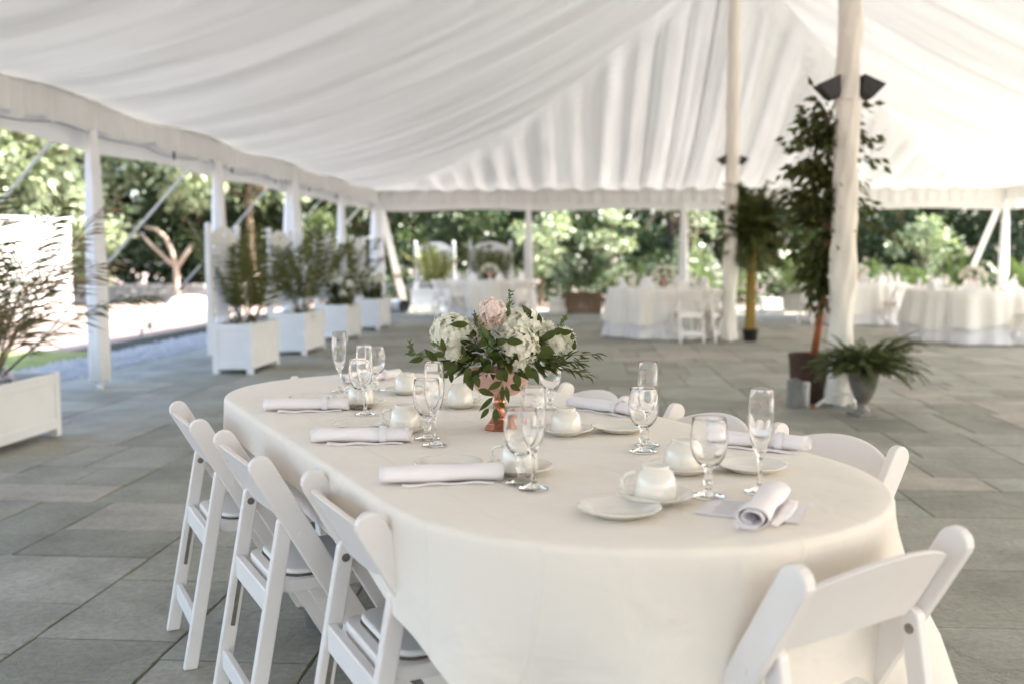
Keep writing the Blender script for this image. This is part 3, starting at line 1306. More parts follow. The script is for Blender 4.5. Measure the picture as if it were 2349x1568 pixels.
for (x, y, la) in (
        (780, 898, "champagne flute farthest left at the far end"),
        (838, 951, "champagne flute in front of the far left goblet"),
        (997, 1021, "champagne flute left of the flowers in front of leaves"),
        (1223, 1120, "blurry champagne flute in the table middle before the copper foot"),
        (1484, 1021, "champagne flute behind a goblet, right of the flowers"),
        (1742, 1128, "champagne flute standing farthest right on the table")):
    flute(la, at(x, y, zt))

# ------------------------------------------------------------------ copper bowl and flowers
VP = at(1146, 984, ZT)
o = thing("footed_bowl", "copper footed bowl with octagonal base holding the flowers", "vase", (VP.x, VP.y, ZT + .001), R(22.5))
q = MB()
q.lathe([(.0, .0), (.043, .0), (.044, .003), (.034, .016), (.033, .0185), (.0315, .0185), (.024, .029), (.0235, .032)], 8)
q.v = [(p[0], p[1], p[2]) for p in q.v]
q.build("octagonal_base", M['copper'], o, bevel=.0012)
q = MB()
q.lathe([(.0225, .0305), (.016, .040), (.0125, .055), (.0125, .064), (.014, .068)], 24)
q.lathe([(.0165, .066), (.0195, .0685), (.0195, .0715), (.0165, .073)], 24)
q.lathe([(.0165, .073), (.0150, .078), (.0145, .086), (.018, .091)], 24)
q.build("stem", M['copper'], o, smooth=True)
q = MB()
q.lathe([(0, .0885), (.018, .089), (.045, .096), (.064, .108), (.076, .126), (.0825, .146), (.0845, .163), (.083, .164), (.080, .161), (.075, .14), (.06, .12), (0, .11)], 48,
        wob=lambda i, t: .0006 * math.sin(8 * t))
q.build("bowl", M['blush'], o, smooth=True)

arr = thing("flower_arrangement", "white hydrangeas, pink blooms and dark leaves heaped in the copper bowl", "flowers", (VP.x, VP.y, ZT + .155))
ORG = arr.location.copy()


def cf(cx, cy, dy=0.0):
    """flower position from the close-up view of the arrangement, relative to arr"""
    k = .000279
    return V((cx - 985) * k, dy, .163 + (880 - cy) * k + .001 - .155)


def petal(q, base, d, up, L, W, cup_=.25, curl=.0, nx=3, ny=4, ruff=0.0):
    d = d.normalized()
    s = d.cross(up).normalized()
    n = s.cross(d).normalized()
    vs, fs = [], []
    for j in range(ny):
        t = j / (ny - 1)
        w_ = W * math.sin(math.pi * (.12 + .80 * t) ** .8) * .5
        for i in range(nx):
            a = 2 * i / (nx - 1) - 1
            r_ = ruff * random.uniform(-1, 1) * t
            vs.append(base + d * (L * t) + s * (w_ * a) + n * (cup_ * W * a * a + curl * L * t * t + r_))
    for j in range(ny - 1):
        for i in range(nx - 1):
            a = j * nx + i
            fs.append((a, a + 1, a + nx + 1, a + nx))
    q.add(vs, fs)


def leaf(q, base, d, up, L, W, fold=.18, droop=.15, twist=0.0):
    d = d.normalized()
    s = d.cross(up)
    if s.length < 1e-3:
        s = d.cross(V(1, 0, 0))
    s.normalize()
    n = s.cross(d).normalized()
    ny = 7
    vs, fs = [], []
    for j in range(ny):
        t = j / (ny - 1)
        w_ = W * .5 * (math.sin(math.pi * min(1, t ** .78)) ** .9 if 0 < t < 1 else 0)
        c = base + d * (L * t) - n * (droop * L * t * t)
        for a in (-1, 0, 1):
            vs.append(c + s * (w_ * a) + n * (fold * w_ * abs(a)))
    for j in range(ny - 1):
        for i in range(2):
            a = j * 3 + i
            fs.append((a, a + 1, a + 4, a + 3))
    q.add(vs, fs)


def rdir(rnd):
    while True:
        p = V(rnd.uniform(-1, 1), rnd.uniform(-1, 1), rnd.uniform(-1, 1))
        if .05 < p.length < 1:
            return p.normalized()


def hydrangea(name, c, r, seed, mat, nfl=120, sq=(1, 1, .9)):
    rnd = random.Random(seed)
    random.seed(seed)
    q = MB()
    for k in range(nfl):
        zz = 1 - 1.75 * (k + .5) / nfl
        ph = k * 2.39996 + rnd.uniform(-.2, .2)
        rr = math.sqrt(max(0, 1 - zz * zz))
        nrm = V(rr * math.cos(ph), rr * math.sin(ph), zz)
        rad = r * rnd.uniform(.82, 1.05)
        p = c + V(nrm.x * rad * sq[0], nrm.y * rad * sq[1], nrm.z * rad * sq[2])
        nn = (nrm + rdir(rnd) * .55).normalized()
        t0 = nn.cross(V(.3, .5, .8)).normalized()
        t1 = nn.cross(t0)
        a0 = rnd.uniform(0, 6)
        pl = r * rnd.uniform(.15, .205)
        for m_ in range(4):
            a = a0 + m_ * math.pi / 2
            d = t0 * math.cos(a) + t1 * math.sin(a) + nn * rnd.uniform(.0, .35)
            petal(q, p, d, nn, pl, pl * 1.15, .12, -.1, 3, 4, .0008)
    q.lathe([(0, -r * .65), (r * .45, -r * .5), (r * .68, -r * .1), (r * .64, r * .3), (r * .35, r * .55), (0, r * .66)], 20, c=tuple(c))
    return q.build(name, mat, arr, smooth=True, fixn=False)


hydrangea("hydrangea", cf(525, 535, -.005), .057, 11, M['petalw'], 280)
hydrangea("hydrangea", cf(1190, 475, .03), .056, 12, M['petalw'], 280, (1.15, 1, .85))
hydrangea("hydrangea", cf(1165, 650, -.055), .052, 13, M['petalc'], 240, (1.05, .9, 1.05))
hydrangea("hydrangea", cf(1180, 820, -.075), .022, 15, M['petalc'], 80)
hydrangea("hydrangea", cf(640, 600, .04), .042, 16, M['petalw'], 170)


def ranunculus(name, c, axis, r, mat, seed, layers=6):
    rnd = random.Random(seed)
    random.seed(seed)
    q = MB()
    axis = axis.normalized()
    t0 = axis.cross(V(.2, .9, .3)).normalized()
    t1 = axis.cross(t0)
    for l in range(layers):
        f = l / (layers - 1)
        n = 4 + l * 2
        for k in range(n):
            a = 2 * math.pi * k / n + l * .7 + rnd.uniform(-.15, .15)
            rad = t0 * math.cos(a) + t1 * math.sin(a)
            tilt = .15 + .95 * f
            d = axis * math.cos(tilt) + rad * math.sin(tilt)
            b_ = c + rad * (r * .10 + r * .18 * f) - axis * (r * .55 * f)
            up = (axis * math.sin(tilt) - rad * math.cos(tilt))
            petal(q, b_, d, up, r * (.55 + .42 * f), r * (.55 + .45 * f), .35, .30 - .25 * f, 5, 5, .0009)
    return q.build(name, mat, arr, smooth=True, fixn=False)


hydrangea("pink_flower", cf(915, 305, -.015), .033, 21, M['petalp'], 130, (1.05, 1, 1))
ranunculus("pink_flower", cf(840, 390, -.01), V(-.6, -.5, .4), .026, M['petalp'], 22, 5)
ranunculus("pink_flower", cf(960, 400, .0), V(.3, -.5, .5), .024, M['petalp'], 23, 5)
ranunculus("pink_flower", cf(820, 250, .02), V(-.3, -.3, 1), .012, M['petalp'], 24, 4)
ranunculus("pink_flower", cf(1178, 345, .02), V(0, -.4, 1), .011, M['petalp'], 25, 4)
ranunculus("pink_flower", cf(1350, 430, .02), V(.2, -.4, 1), .009, M['petalp'], 26, 4)
ranunculus("pink_flower", cf(885, 455, -.06), V(.1, -1, -.1), .010, M['petalp'], 27, 4)
ranunculus("white_rose", cf(572, 700, -.065), V(-.15, -.6, .7), .027, M['petalc'], 31, 6)
ranunculus("white_rose", cf(640, 770, -.05), V(0, -.8, .2), .02, M['petalc'], 32, 5)


def mum(name, c, axis, r, seed):
    rnd = random.Random(seed)
    q = MB()
    axis = axis.normalized()
    t0 = axis.cross(V(.2, .9, .3)).normalized()
    t1 = axis.cross(t0)
    for l in range(4):
        for k in range(20 + l * 3):
            a = 2 * math.pi * k / (20 + l * 3) + l
            rad = t0 * math.cos(a) + t1 * math.sin(a)
            tilt = .5 + l * .32 + rnd.uniform(-.1, .1)
            d = axis * math.cos(tilt) + rad * math.sin(tilt)
            petal(q, c + rad * .002, d, axis, r * rnd.uniform(.75, 1.05), r * .17, .3, .1, 3, 3)
    return q.build(name, M['petalw'], arr, smooth=True, fixn=False)


mum("chrysanthemum", cf(1610, 590, .01), V(.5, -.7, .5), .034, 5)
mum("chrysanthemum", cf(1520, 640, -.03), V(.1, -.9, .3), .030, 6)
mum("chrysanthemum", cf(1460, 480, .02), V(.2, -.5, .8), .020, 7)
mum("chrysanthemum", cf(1640, 660, .0), V(.7, -.7, .1), .026, 8)

# leaves: a dark tangle between the flowers, then the sprays that hang and reach out
q = MB()
rnd = random.Random(77)
for k in range(300):
    a = rnd.uniform(0, 2 * math.pi)
    el = rnd.uniform(-.45, .9)
    rad = V(math.cos(a) * math.cos(el), math.sin(a) * math.cos(el), math.sin(el))
    base = V(rad.x * rnd.uniform(.07, .15), rad.y * rnd.uniform(.05, .09), .03 + rad.z * .05 + rnd.uniform(-.01, .04))
    d = (rad + rdir(rnd) * .6 + V(0, -.05, -.12)).normalized()
    leaf(q, base, d, V(rnd.uniform(-.3, .3), rnd.uniform(-.8, 0), 1), rnd.uniform(.036, .056), rnd.uniform(.013, .02), droop=rnd.uniform(0, .3))
# named big leaves: (cx, cy) base, (tx, ty) tip, depth
for (cx, cy, tx, ty, dy, w_) in (
        (690, 440, 445, 385, -.03, .017), (690, 435, 520, 425, -.065, .020), (650, 470, 520, 360, -.03, .016), (470, 690, 440, 560, -.06, .015), (400, 790, 270, 660, -.05, .020),
        (260, 770, 115, 795, -.02, .017), (480, 720, 350, 710, -.06, .017), (700, 720, 590, 770, -.08, .020), (660, 740, 640, 610, -.08, .014), (960, 600, 1070, 560, -.095, .020),
        (1050, 575, 1215, 590, -.10, .021), (930, 680, 1020, 800, -.09, .024), (1310, 400, 1205, 255, .0, .020), (1300, 390, 1215, 340, .0, .017), (1380, 440, 1360, 340, .0, .014),
        (1395, 580, 1545, 480, -.05, .022), (1500, 520, 1600, 480, -.04, .020), (1560, 520, 1690, 510, -.03, .018), (1365, 640, 1510, 690, -.08, .026), (1345, 720, 1500, 705, -.08, .018),
        (1690, 600, 1680, 520, -.01, .012), (1700, 700, 1710, 590, -.01, .012), (600, 800, 480, 900, -.08, .020), (560, 780, 410, 870, -.07, .022), (1000, 830, 1060, 960, -.10, .024),
        (960, 870, 1020, 940, -.11, .018), (1220, 870, 1350, 910, -.10, .020), (1130, 880, 1180, 1000, -.11, .022), (680, 880, 740, 1040, -.09, .024), (760, 890, 800, 1010, -.10, .019),
        (1005, 955, 880, 1025, -.105, .018), (790, 1025, 945, 1080, -.105, .018), (1015, 990, 1015, 1150, -.105, .013), (1050, 990, 1075, 1155, -.105, .013), (1090, 980, 1185, 1035, -.105, .018),
        (930, 1100, 795, 1230, -.10, .014), (890, 1205, 810, 1300, -.10, .014), (955, 1200, 950, 1365, -.10, .018), (985, 1150, 1040, 1200, -.10, .014), (530, 890, 535, 985, -.06, .014),
        (430, 910, 500, 940, -.04, .014), (1260, 800, 1250, 900, -.09, .016), (830, 800, 940, 870, -.10, .024), (720, 830, 660, 920, -.09, .020), (880, 560, 800, 640, -.07, .022),
        (1270, 480, 1290, 560, -.03, .016), (740, 500, 720, 560, -.05, .014)):
    b_, t_ = cf(cx, cy, dy), cf(tx, ty, dy - .008)
    d = t_ - b_
    leaf(q, b_, d, V(rnd.uniform(-.15, .15), -1, .35), d.length, w_, fold=.15, droop=rnd.uniform(-.08, .14))
q.build("dark_leaves", M['leafd'], arr, smooth=True, fixn=False)

stems = [[(990, 960, -.10), (1010, 1000, -.108), (960, 1120, -.105), (930, 1210, -.10), (955, 1215, -.10)], [(1000, 950, -.10), (1030, 1000, -.106), (1010, 1150, -.10)],
         [(560, 780, -.06), (400, 740, -.04), (230, 760, -.02)], [(940, 640, -.09), (1060, 580, -.10)], [(700, 440, -.04), (640, 400, -.04)],
         [(1400, 640, -.05), (1500, 520, -.04), (1680, 520, -.02), (1700, 700, 0)], [(1400, 760, -.05), (1600, 740, -.03), (1940, 730, .0)], [(1400, 790, -.05), (1600, 800, -.02), (1850, 800, 0)],
         [(1450, 840, -.04), (1680, 890, -.02), (1840, 960, 0)], [(985, 870, -.09), (1010, 960, -.105)], [(560, 770, -.07), (760, 800, -.09)], [(840, 250, .0), (845, 340, -.04), (880, 470, -.06)],
         [(1060, 345, .0), (1080, 250, .0), (1085, 130, .0)], [(300, 720, -.02), (180, 730, -.01), (120, 630, 0)], [(1190, 420, .0), (1215, 330, .0)]]
for st in stems:
    q = MB()
    q.tube([cf(*p) for p in st], .0011, 5)
    q.build("stem", M['leafm'], arr, smooth=True, fixn=False)

# fine pale green sprigs: seed heads, buds and nandina
q = MB()
for (cx, cy, dy, L_, ax) in ((1082, 240, 0, .055, V(.05, 0, 1)), (1070, 300, 0, .03, V(.1, 0, 1)), (130, 680, 0, .03, V(-.2, 0, 1)), (190, 735, -.01, .04, V(-1, 0, .1)), (780, 450, -.03, .05, V(-.3, -.2, 1)),
                             (830, 490, -.06, .04, V(.1, -.4, .8)), (880, 700, -.09, .045, V(.1, -.6, .5)), (870, 550, -.08, .04, V(-.2, -.5, .7)), (420, 640, -.05, .03, V(-1, -.3, .4)), (1600, 430, .02, .03, V(.5, 0, 1)),
                             (900, 620, -.09, .04, V(.3, -.6, .5)), (760, 400, .0, .03, V(-.3, 0, 1)), (1330, 560, -.05, .03, V(.2, -.4, .6))):
    c = cf(cx, cy, dy)
    ax = ax.normalized()
    q = MB()
    q.tube([c - ax * L_ * .7, c + ax * L_ * .62], .0009, 5)
    for k in range(38):
        t = rnd.uniform(-.6, .6)
        p = c + ax * (L_ * t) + rdir(rnd) * rnd.uniform(0, .006) * (1.4 - t)
        leaf(q, p, (ax * .7 + rdir(rnd)).normalized(), V(0, -1, .3), rnd.uniform(.006, .012), .0042, droop=0)
    q.build("green_sprig", M['leafm'], arr, smooth=True, fixn=False)
q = MB()
for k in range(90):
    t = rnd.random()
    st = rnd.choice(stems[6:9])
    i = min(int(t * (len(st) - 1)), len(st) - 2)
    f = t * (len(st) - 1) - i
    p = cf(*st[i]).lerp(cf(*st[i + 1]), f) + rdir(rnd) * .008
    d = (V(1, rnd.uniform(-.5, .5), rnd.uniform(-.6, .5)) + rdir(rnd) * .5).normalized()
    leaf(q, p, d, V(0, -.6, 1), rnd.uniform(.022, .036), rnd.uniform(.004, .008), droop=rnd.uniform(.1, .5))
q.build("narrow_leaves", M['leafd'], arr, smooth=True, fixn=False)
random.seed(99)


# ------------------------------------------------------------------ plants
def leaf_mesh(name, P, D, size, mat, parent, rng, width=.5):
    """many diamond leaves at points P pointing along D"""
    n = len(P)
    P = np.asarray(P, float)
    D = np.asarray(D, float)
    D /= np.linalg.norm(D, axis=1, keepdims=True) + 1e-9
    r = rng.normal(size=(n, 3))
    S = np.cross(D, r)
    S /= np.linalg.norm(S, axis=1, keepdims=True) + 1e-9
    Nn = np.cross(S, D)
    L_ = (size * rng.uniform(.65, 1.25, n))[:, None]
    a = P
    b_ = P + D * L_ * .45 + S * L_ * width * .5 + Nn * L_ * .08
    c = P + D * L_ - Nn * L_ * .10
    d = P + D * L_ * .45 - S * L_ * width * .5 + Nn * L_ * .08
    v = np.stack([a, b_, c, d], 1).reshape(-1, 3)
    me = bpy.data.meshes.new(name)
    me.vertices.add(4 * n)
    me.vertices.foreach_set("co", v.ravel())
    me.loops.add(4 * n)
    me.loops.foreach_set("vertex_index", np.arange(4 * n, dtype=np.int32))
    me.polygons.add(n)
    me.polygons.foreach_set("loop_start", np.arange(0, 4 * n, 4, dtype=np.int32))
    me.polygons.foreach_set("loop_total", np.full(n, 4, np.int32))
    me.update(calc_edges=True)
    me.materials.append(mat)
    o = bpy.data.objects.new(name, me)
    col.objects.link(o)
    if parent:
        o.parent = parent
    return o


def unit(rng, n):
    v = rng.normal(size=(n, 3))
    return v / np.linalg.norm(v, axis=1, keepdims=True)


def tree(name, label, cat, x, y, h, rad, trunk_h, nleaf, size, mat, seed, group, trunk_r=.12, crown_low=None, nclump=26, bark='bark', width=.5):
    rng = np.random.default_rng(seed)
    o = thing(name, label, cat, (x, y, -.03), 0, group)
    low = trunk_h if crown_low is None else crown_low
    cz, rz = (h + low) / 2, (h - low) / 2
    U = unit(rng, nclump)
    C = U * np.array([rad, rad, rz]) * rng.uniform(.45, .92, (nclump, 1)) + np.array([0, 0, cz])
    w = rng.uniform(.5, 1.3, nclump)
    w /= w.sum()
    idx = rng.choice(nclump, nleaf, p=w)
    cr = rng.uniform(.20, .36, nclump) * min(rad, rz * 1.2)
    off = unit(rng, nleaf) * (rng.uniform(0, 1, nleaf) ** .45)[:, None] * cr[idx][:, None]
    P = C[idx] + off * np.array([1.15, 1.15, .85])
    P[:, 2] = np.maximum(P[:, 2], .05)
    D = off / (np.linalg.norm(off, axis=1, keepdims=True) + 1e-6) * .6 + unit(rng, nleaf) * .7 + np.array([0, 0, -.25])
    leaf_mesh("crown", P, D, size, mat, o, rng, width)
    q = MB()
    top = max(cz, trunk_h)
    pts = [V(.1 * math.sin(i * 1.3 + seed) * i / 5, .1 * math.cos(i * 1.7 + seed) * i / 5, top * i / 5) for i in range(6)]
    q.tube(pts, [trunk_r * (1 - .13 * i) for i in range(6)], 9)
    for k in range(min(10, nclump)):
        b_ = pts[3 + k % 3]
        e = Vector(C[k])
        mid = b_.lerp(e, .5) + V(0, 0, .08 * rad)
        q.tube([b_, mid, e], [trunk_r * .4, trunk_r * .25, trunk_r * .1], 6)
    q.build("trunk", M[bark], o, smooth=True, fixn=False)
    return o


GB = "trees and tall shrubs enclosing the patio"
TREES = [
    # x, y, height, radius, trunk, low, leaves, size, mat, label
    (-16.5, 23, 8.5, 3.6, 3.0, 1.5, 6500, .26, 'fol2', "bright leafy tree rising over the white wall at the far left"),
    (-12.0, 27, 9.0, 3.4, 3.0, 1.4, 6000, .30, 'folsun', "pale sunlit tree behind the nearest left tent pole"),
    (-7.2, 27.6, 7.5, 2.6, 3.2, 2.1, 3600, .30, 'folsun', "pale bright tree leaning over the bare tan tree"),
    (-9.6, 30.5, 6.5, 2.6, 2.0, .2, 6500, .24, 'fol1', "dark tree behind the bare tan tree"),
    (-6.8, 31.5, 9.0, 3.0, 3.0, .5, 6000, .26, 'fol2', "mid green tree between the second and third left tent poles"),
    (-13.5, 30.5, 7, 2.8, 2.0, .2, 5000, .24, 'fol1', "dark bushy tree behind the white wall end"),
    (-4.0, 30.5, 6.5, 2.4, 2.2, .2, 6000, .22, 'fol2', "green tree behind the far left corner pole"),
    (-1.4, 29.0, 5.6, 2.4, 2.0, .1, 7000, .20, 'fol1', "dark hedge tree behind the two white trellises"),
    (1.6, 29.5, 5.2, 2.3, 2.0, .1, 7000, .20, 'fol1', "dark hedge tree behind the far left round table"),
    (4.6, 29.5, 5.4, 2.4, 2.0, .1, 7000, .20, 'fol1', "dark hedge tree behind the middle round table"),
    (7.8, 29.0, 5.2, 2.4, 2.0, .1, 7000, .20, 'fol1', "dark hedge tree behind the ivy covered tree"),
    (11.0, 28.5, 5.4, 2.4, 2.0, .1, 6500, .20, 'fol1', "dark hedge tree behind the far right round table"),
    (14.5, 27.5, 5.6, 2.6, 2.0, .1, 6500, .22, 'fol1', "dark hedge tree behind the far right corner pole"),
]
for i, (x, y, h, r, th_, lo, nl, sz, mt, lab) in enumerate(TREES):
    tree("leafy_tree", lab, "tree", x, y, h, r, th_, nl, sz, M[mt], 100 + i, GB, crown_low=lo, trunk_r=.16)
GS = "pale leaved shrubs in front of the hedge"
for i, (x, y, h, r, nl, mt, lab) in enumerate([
        (.75, 25.2, 3.3, .85, 700, 'folsun', "pale sunlit shrub glinting beside the far edge pole"),
        (2.55, 25.4, 3.0, .75, 500, 'folsun', "pale drooping shrub between the two far edge poles"),
        (4.7, 26.0, 3.4, .8, 600, 'folsun', "pale sunlit shrub right of the middle far edge pole"),
        (-10.8, 25.5, 3.6, 1.2, 1500, 'folsun', "pale bush at the end of the white wall"),
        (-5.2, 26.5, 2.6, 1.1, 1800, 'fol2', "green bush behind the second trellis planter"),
        (10.4, 25.5, 2.3, .9, 900, 'folsun', "pale bush behind the right hand round tables")]):
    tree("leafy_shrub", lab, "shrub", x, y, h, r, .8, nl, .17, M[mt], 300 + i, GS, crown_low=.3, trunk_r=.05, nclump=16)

# deep wood behind everything
rng = np.random.default_rng(5)
n = 26000
P = np.stack([rng.uniform(-26, 28, n), rng.uniform(33.5, 36, n), rng.uniform(0, 1, n) ** .8 * 8.5], 1)
P[:, 1] -= np.where(np.abs(P[:, 0]) > 16, (np.abs(P[:, 0]) - 16) * .9, 0)
P[:, 2] *= 1 + .12 * np.sin(P[:, 0] * 1.3)
ob = leaf_mesh("woodland", P, unit(rng, n) + np.array([0, -.3, -.2]), .55, M['fol1'], None, rng, .7)
tag(ob, kind="stuff")
# low planting at the foot of the hedge
n = 5000
P = np.stack([rng.uniform(-3.5, 16, n), rng.uniform(25.5, 28, n), rng.uniform(0, 1, n) ** 1.3 * .9], 1)
tag(leaf_mesh("ground_cover", P, unit(rng, n) + np.array([0, 0, .6]), .18, M['fol1'], None, rng, .5), kind="stuff")


def frond(q, base, az, el, L, droop, nl, ll, lw, m=0, tilt=.6, rnd=random):
    """one feather frond; leaflets as narrow folded blades"""
    h = V(math.cos(az), math.sin(az), 0)
    pts = []
    d_el = el
    p = Vector(base)
    seg = 10
    for i in range(seg + 1):
        pts.append(p.copy())
        p = p + (h * math.cos(d_el) + V(0, 0, math.sin(d_el))) * (L / seg)
        d_el -= droop / seg * (.4 + 1.2 * i / seg)
    q.tube(pts, [.007 * (1 - .8 * i / seg) + .001 for i in range(seg + 1)], 5, False, m)
    s = h.cross(V(0, 0, 1))
    for k in range(nl):
        t = .16 + .84 * (k + .5) / nl
        f = t * seg
        i = min(int(f), seg - 1)
        c = pts[i].lerp(pts[i + 1], f - i)
        tan = (pts[i + 1] - pts[i]).normalized()
        up = s.cross(tan)
        l_ = ll * (math.sin(math.pi * (.12 + .82 * t)) ** .7) * rnd.uniform(.85, 1.1)
        for sg in (-1, 1):
            d = (s * sg * .85 + tan * tilt + up * rnd.uniform(-.25, .15)).normalized()
            n_ = d.cross(tan).normalized()
            mid = c + d * l_ * .5
            tip = c + d * l_ - V(0, 0, l_ * .18)
            q.add([c, mid + tan * lw, tip, mid - tan * lw], [(0, 1, 2, 3)], m)


def palm(name, label, cat, loc, n, L, nl, ll, lw, seed, mats, group=None, z0=0.0, el=(1.0, 1.5), droop=(.5, 1.1), spread=.06, dry=0.0, azr=(0, 6.283)):
    rnd = random.Random(seed)
    o = thing(name, label, cat, loc, 0, group)
    qa, qb = MB(), MB()
    for k in range(n):
        az = azr[0] + (azr[1] - azr[0]) * (k + rnd.random()) / n
        e = rnd.uniform(*el)
        q = qb if rnd.random() < dry else qa
        frond(q, (spread * math.cos(az), spread * math.sin(az), z0), az, e, L * rnd.uniform(.75, 1.1), rnd.uniform(*droop), nl, ll, lw, rnd=rnd)
    qa.build("fronds", mats[0], o, fixn=False)
    if qb.v:
        qb.build("tan_fronds", mats[1], o, fixn=False)
    q = MB()
    for k in range(5):
        a = k * 1.26
        q.tube([(.05 * math.cos(a), .05 * math.sin(a), -.12), (spread * math.cos(a) * .8, spread * math.sin(a) * .8, z0 + .12)], .012, 6)
    q.build("stalks", mats[1], o, smooth=True, fixn=False)
    return o


PM_ = (M['palm'], M['palmdry'])


# ------------------------------------------------------------------ trellis planters
def planter_box(q, w, d, h):
    t = .025
    q.box((0, -d / 2 + t / 2 + .012, h / 2 + .03), (w - .10, t, h - .08))
    q.box((0, d / 2 - t / 2 - .012, h / 2 + .03), (w - .10, t, h - .08))
    q.box((-w / 2 + t / 2 + .012, 0, h / 2 + .03), (t, d - .10, h - .08))
    q.box((w / 2 - t / 2 - .012, 0, h / 2 + .03), (t, d - .10, h - .08))


def make_planter(label, w, d, h, trellis=True, th_=1.55, group="white trellis planters along the tent edge"):
    o = thing("trellis_planter" if trellis else "planter_box", label, "planter", (0, 0, 0), 0, group)
    q = MB()
    planter_box(q, w, d, h)
    for (sx, sy, lx, ly) in ((0, -1, w, 0), (0, 1, w, 0), (-1, 0, 0, d), (1, 0, 0, d)):
        for z in (.085, h - .03):
            if sx == 0:
                q.box((0, sy * (d / 2 - .018), z), (w - .09, .03, .07))
            else:
                q.box((sx * (w / 2 - .018), 0, z), (.03, d - .09, .07))
    q.build("box", M['whitepaint'], o, bevel=.004)
    q = MB()
    q.box((0, 0, h - .06), (w - .06, d - .06, .02))
    q.build("soil", M['peat'], o)
    for sx in (-1, 1):
        for sy in (-1, 1):
            q = MB()
            q.box((sx * (w / 2 - .03), sy * (d / 2 - .03), h / 2 + .004), (.06, .06, h + .02))
            q.build("corner_post", M['whitepaint'], o, bevel=.005)
    if trellis:
        x = -w / 2 + .02
        for sy in (-1, 1):
            q = MB()
            yy = sy * (d / 2 - .035)
            q.box((x - .045, yy, th_ / 2 + .1), (.055, .07, th_ - .2))
            q.lathe([(0, th_ + .05), (.03, th_ + .035), (.04, th_ + .01), (.03, th_ - .005), (.03, th_ - .02)], 12, c=(x - .045, yy, 0))
            q.build("trellis_post", M['whitepaint'], o, bevel=.004)
        x0, y0, y1, z0, z1 = x - .045, -d / 2 + .07, d / 2 - .07, h + .06, th_ - .16
        q = MB()
        for sg, dx in ((1, -.005), (-1, .005)):
            k = -(z1 - z0)
            while k < (y1 - y0) + (z1 - z0):
                if sg == 1:
                    a, b_ = [y0 + k, z0], [y0 + k + (z1 - z0), z1]
                else:
                    a, b_ = [y0 + k + (z1 - z0), z0], [y0 + k, z1]
                pa, pb = a[:], b_[:]

                def clip(p, r_):
                    if p[0] < y0:
                        t = (y0 - p[0]) / (r_[0] - p[0])
                        return [y0, p[1] + (r_[1] - p[1]) * t]
                    if p[0] > y1:
                        t = (y1 - p[0]) / (r_[0] - p[0])
                        return [y1, p[1] + (r_[1] - p[1]) * t]
                    return p
                if max(a[0], b_[0]) > y0 + .03 and min(a[0], b_[0]) < y1 - .03:
                    pa, pb = clip(a, b_), clip(b_, a)
                    q.bar((x0 + dx, pa[0], pa[1]), (x0 + dx, pb[0], pb[1]), .008, .032, up=(0, -(pb[1] - pa[1]), pb[0] - pa[0]))
                k += .115
        q.build("lattice", M['whitepaint'], o)
        q = MB()
        for i in range(14):   # arched crest with a hand hole
            ya, yb = y0 + (y1 - y0) * i / 14, y0 + (y1 - y0) * (i + 1) / 14
            f = lambda yy: z1 + .05 + .13 * max(0, math.cos(math.pi * yy / (y1 - y0))) ** .9
            hole = 6 <= i <= 7
            segs = [(z1 - .02, z1 + .055), (z1 + .11, None)] if hole else [(z1 - .02, None)]
            for (lo, hi) in segs:
                ta, tb_ = (f(ya) if hi is None else hi), (f(yb) if hi is None else hi)
                vs = [(x0 - .012, ya, lo), (x0 - .012, yb, lo), (x0 - .012, yb, tb_), (x0 - .012, ya, ta),
                      (x0 + .012, ya, lo), (x0 + .012, yb, lo), (x0 + .012, yb, tb_), (x0 + .012, ya, ta)]
                q.add(vs, [(3, 2, 1, 0), (4, 5, 6, 7), (0, 1, 5, 4), (1, 2, 6, 5), (2, 3, 7, 6), (3, 0, 4, 7)])
        q.build("crest_rail", M['whitepaint'], o, fixn=False)
    return o


tp = make_planter("nearest white trellis planter with a palm, beside the gravel strip", .43, .95, .52)
PX = []
for i, (px0, px1, py, lab) in enumerate(((487, 580, 857, None),
                                         (632, 695, 814, "second white trellis planter along the left tent edge"),
                                         (737, 790, 782, "third white trellis planter on the left, full of white flowers"),
                                         (822, 862, 757, "fourth and farthest white trellis planter along the left edge"))):
    a, b_ = at(px0, py), at(px1, py)
    c = (a + b_) / 2 + AX * .475
    PX.append(c)
    if i == 0:
        tp.location = c
        tp.rotation_euler = (0, 0, AXROT)
    else:
        copy_tree(tp, c, AXROT, lab)
for px, py, lab in ((992, 716, "white arched trellis planter behind the far left round table"),
                    (1122, 722, "white arched trellis planter facing the camera, right one of the pair")):
    c = at(px, py)
    copy_tree(tp, c + V(0, .25, 0), AXROT - math.pi / 2, lab)
    PX.append(c + V(0, .25, 0))
GP = "palms in the trellis planters"
for i, (c, lab) in enumerate(zip(PX, ("palm in the nearest trellis planter", "palm in the second trellis planter on the left", "palm in the third trellis planter behind white flowers",
                                      "small palm in the farthest left trellis planter", "palm in the arched planter behind the far left table", "palm in the right one of the arched planters"))):
    if i == 3:
        continue
    palm("potted_palm", lab, "palm", c + V(.02, .02 if i < 4 else -.12, .48), (10, 10, 6, 0, 13, 13)[i], 1.2 if i < 4 else 1.15, 24, .28, .017, 40 + i, PM_, GP, el=(1.05, 1.42), droop=(.15, .75))
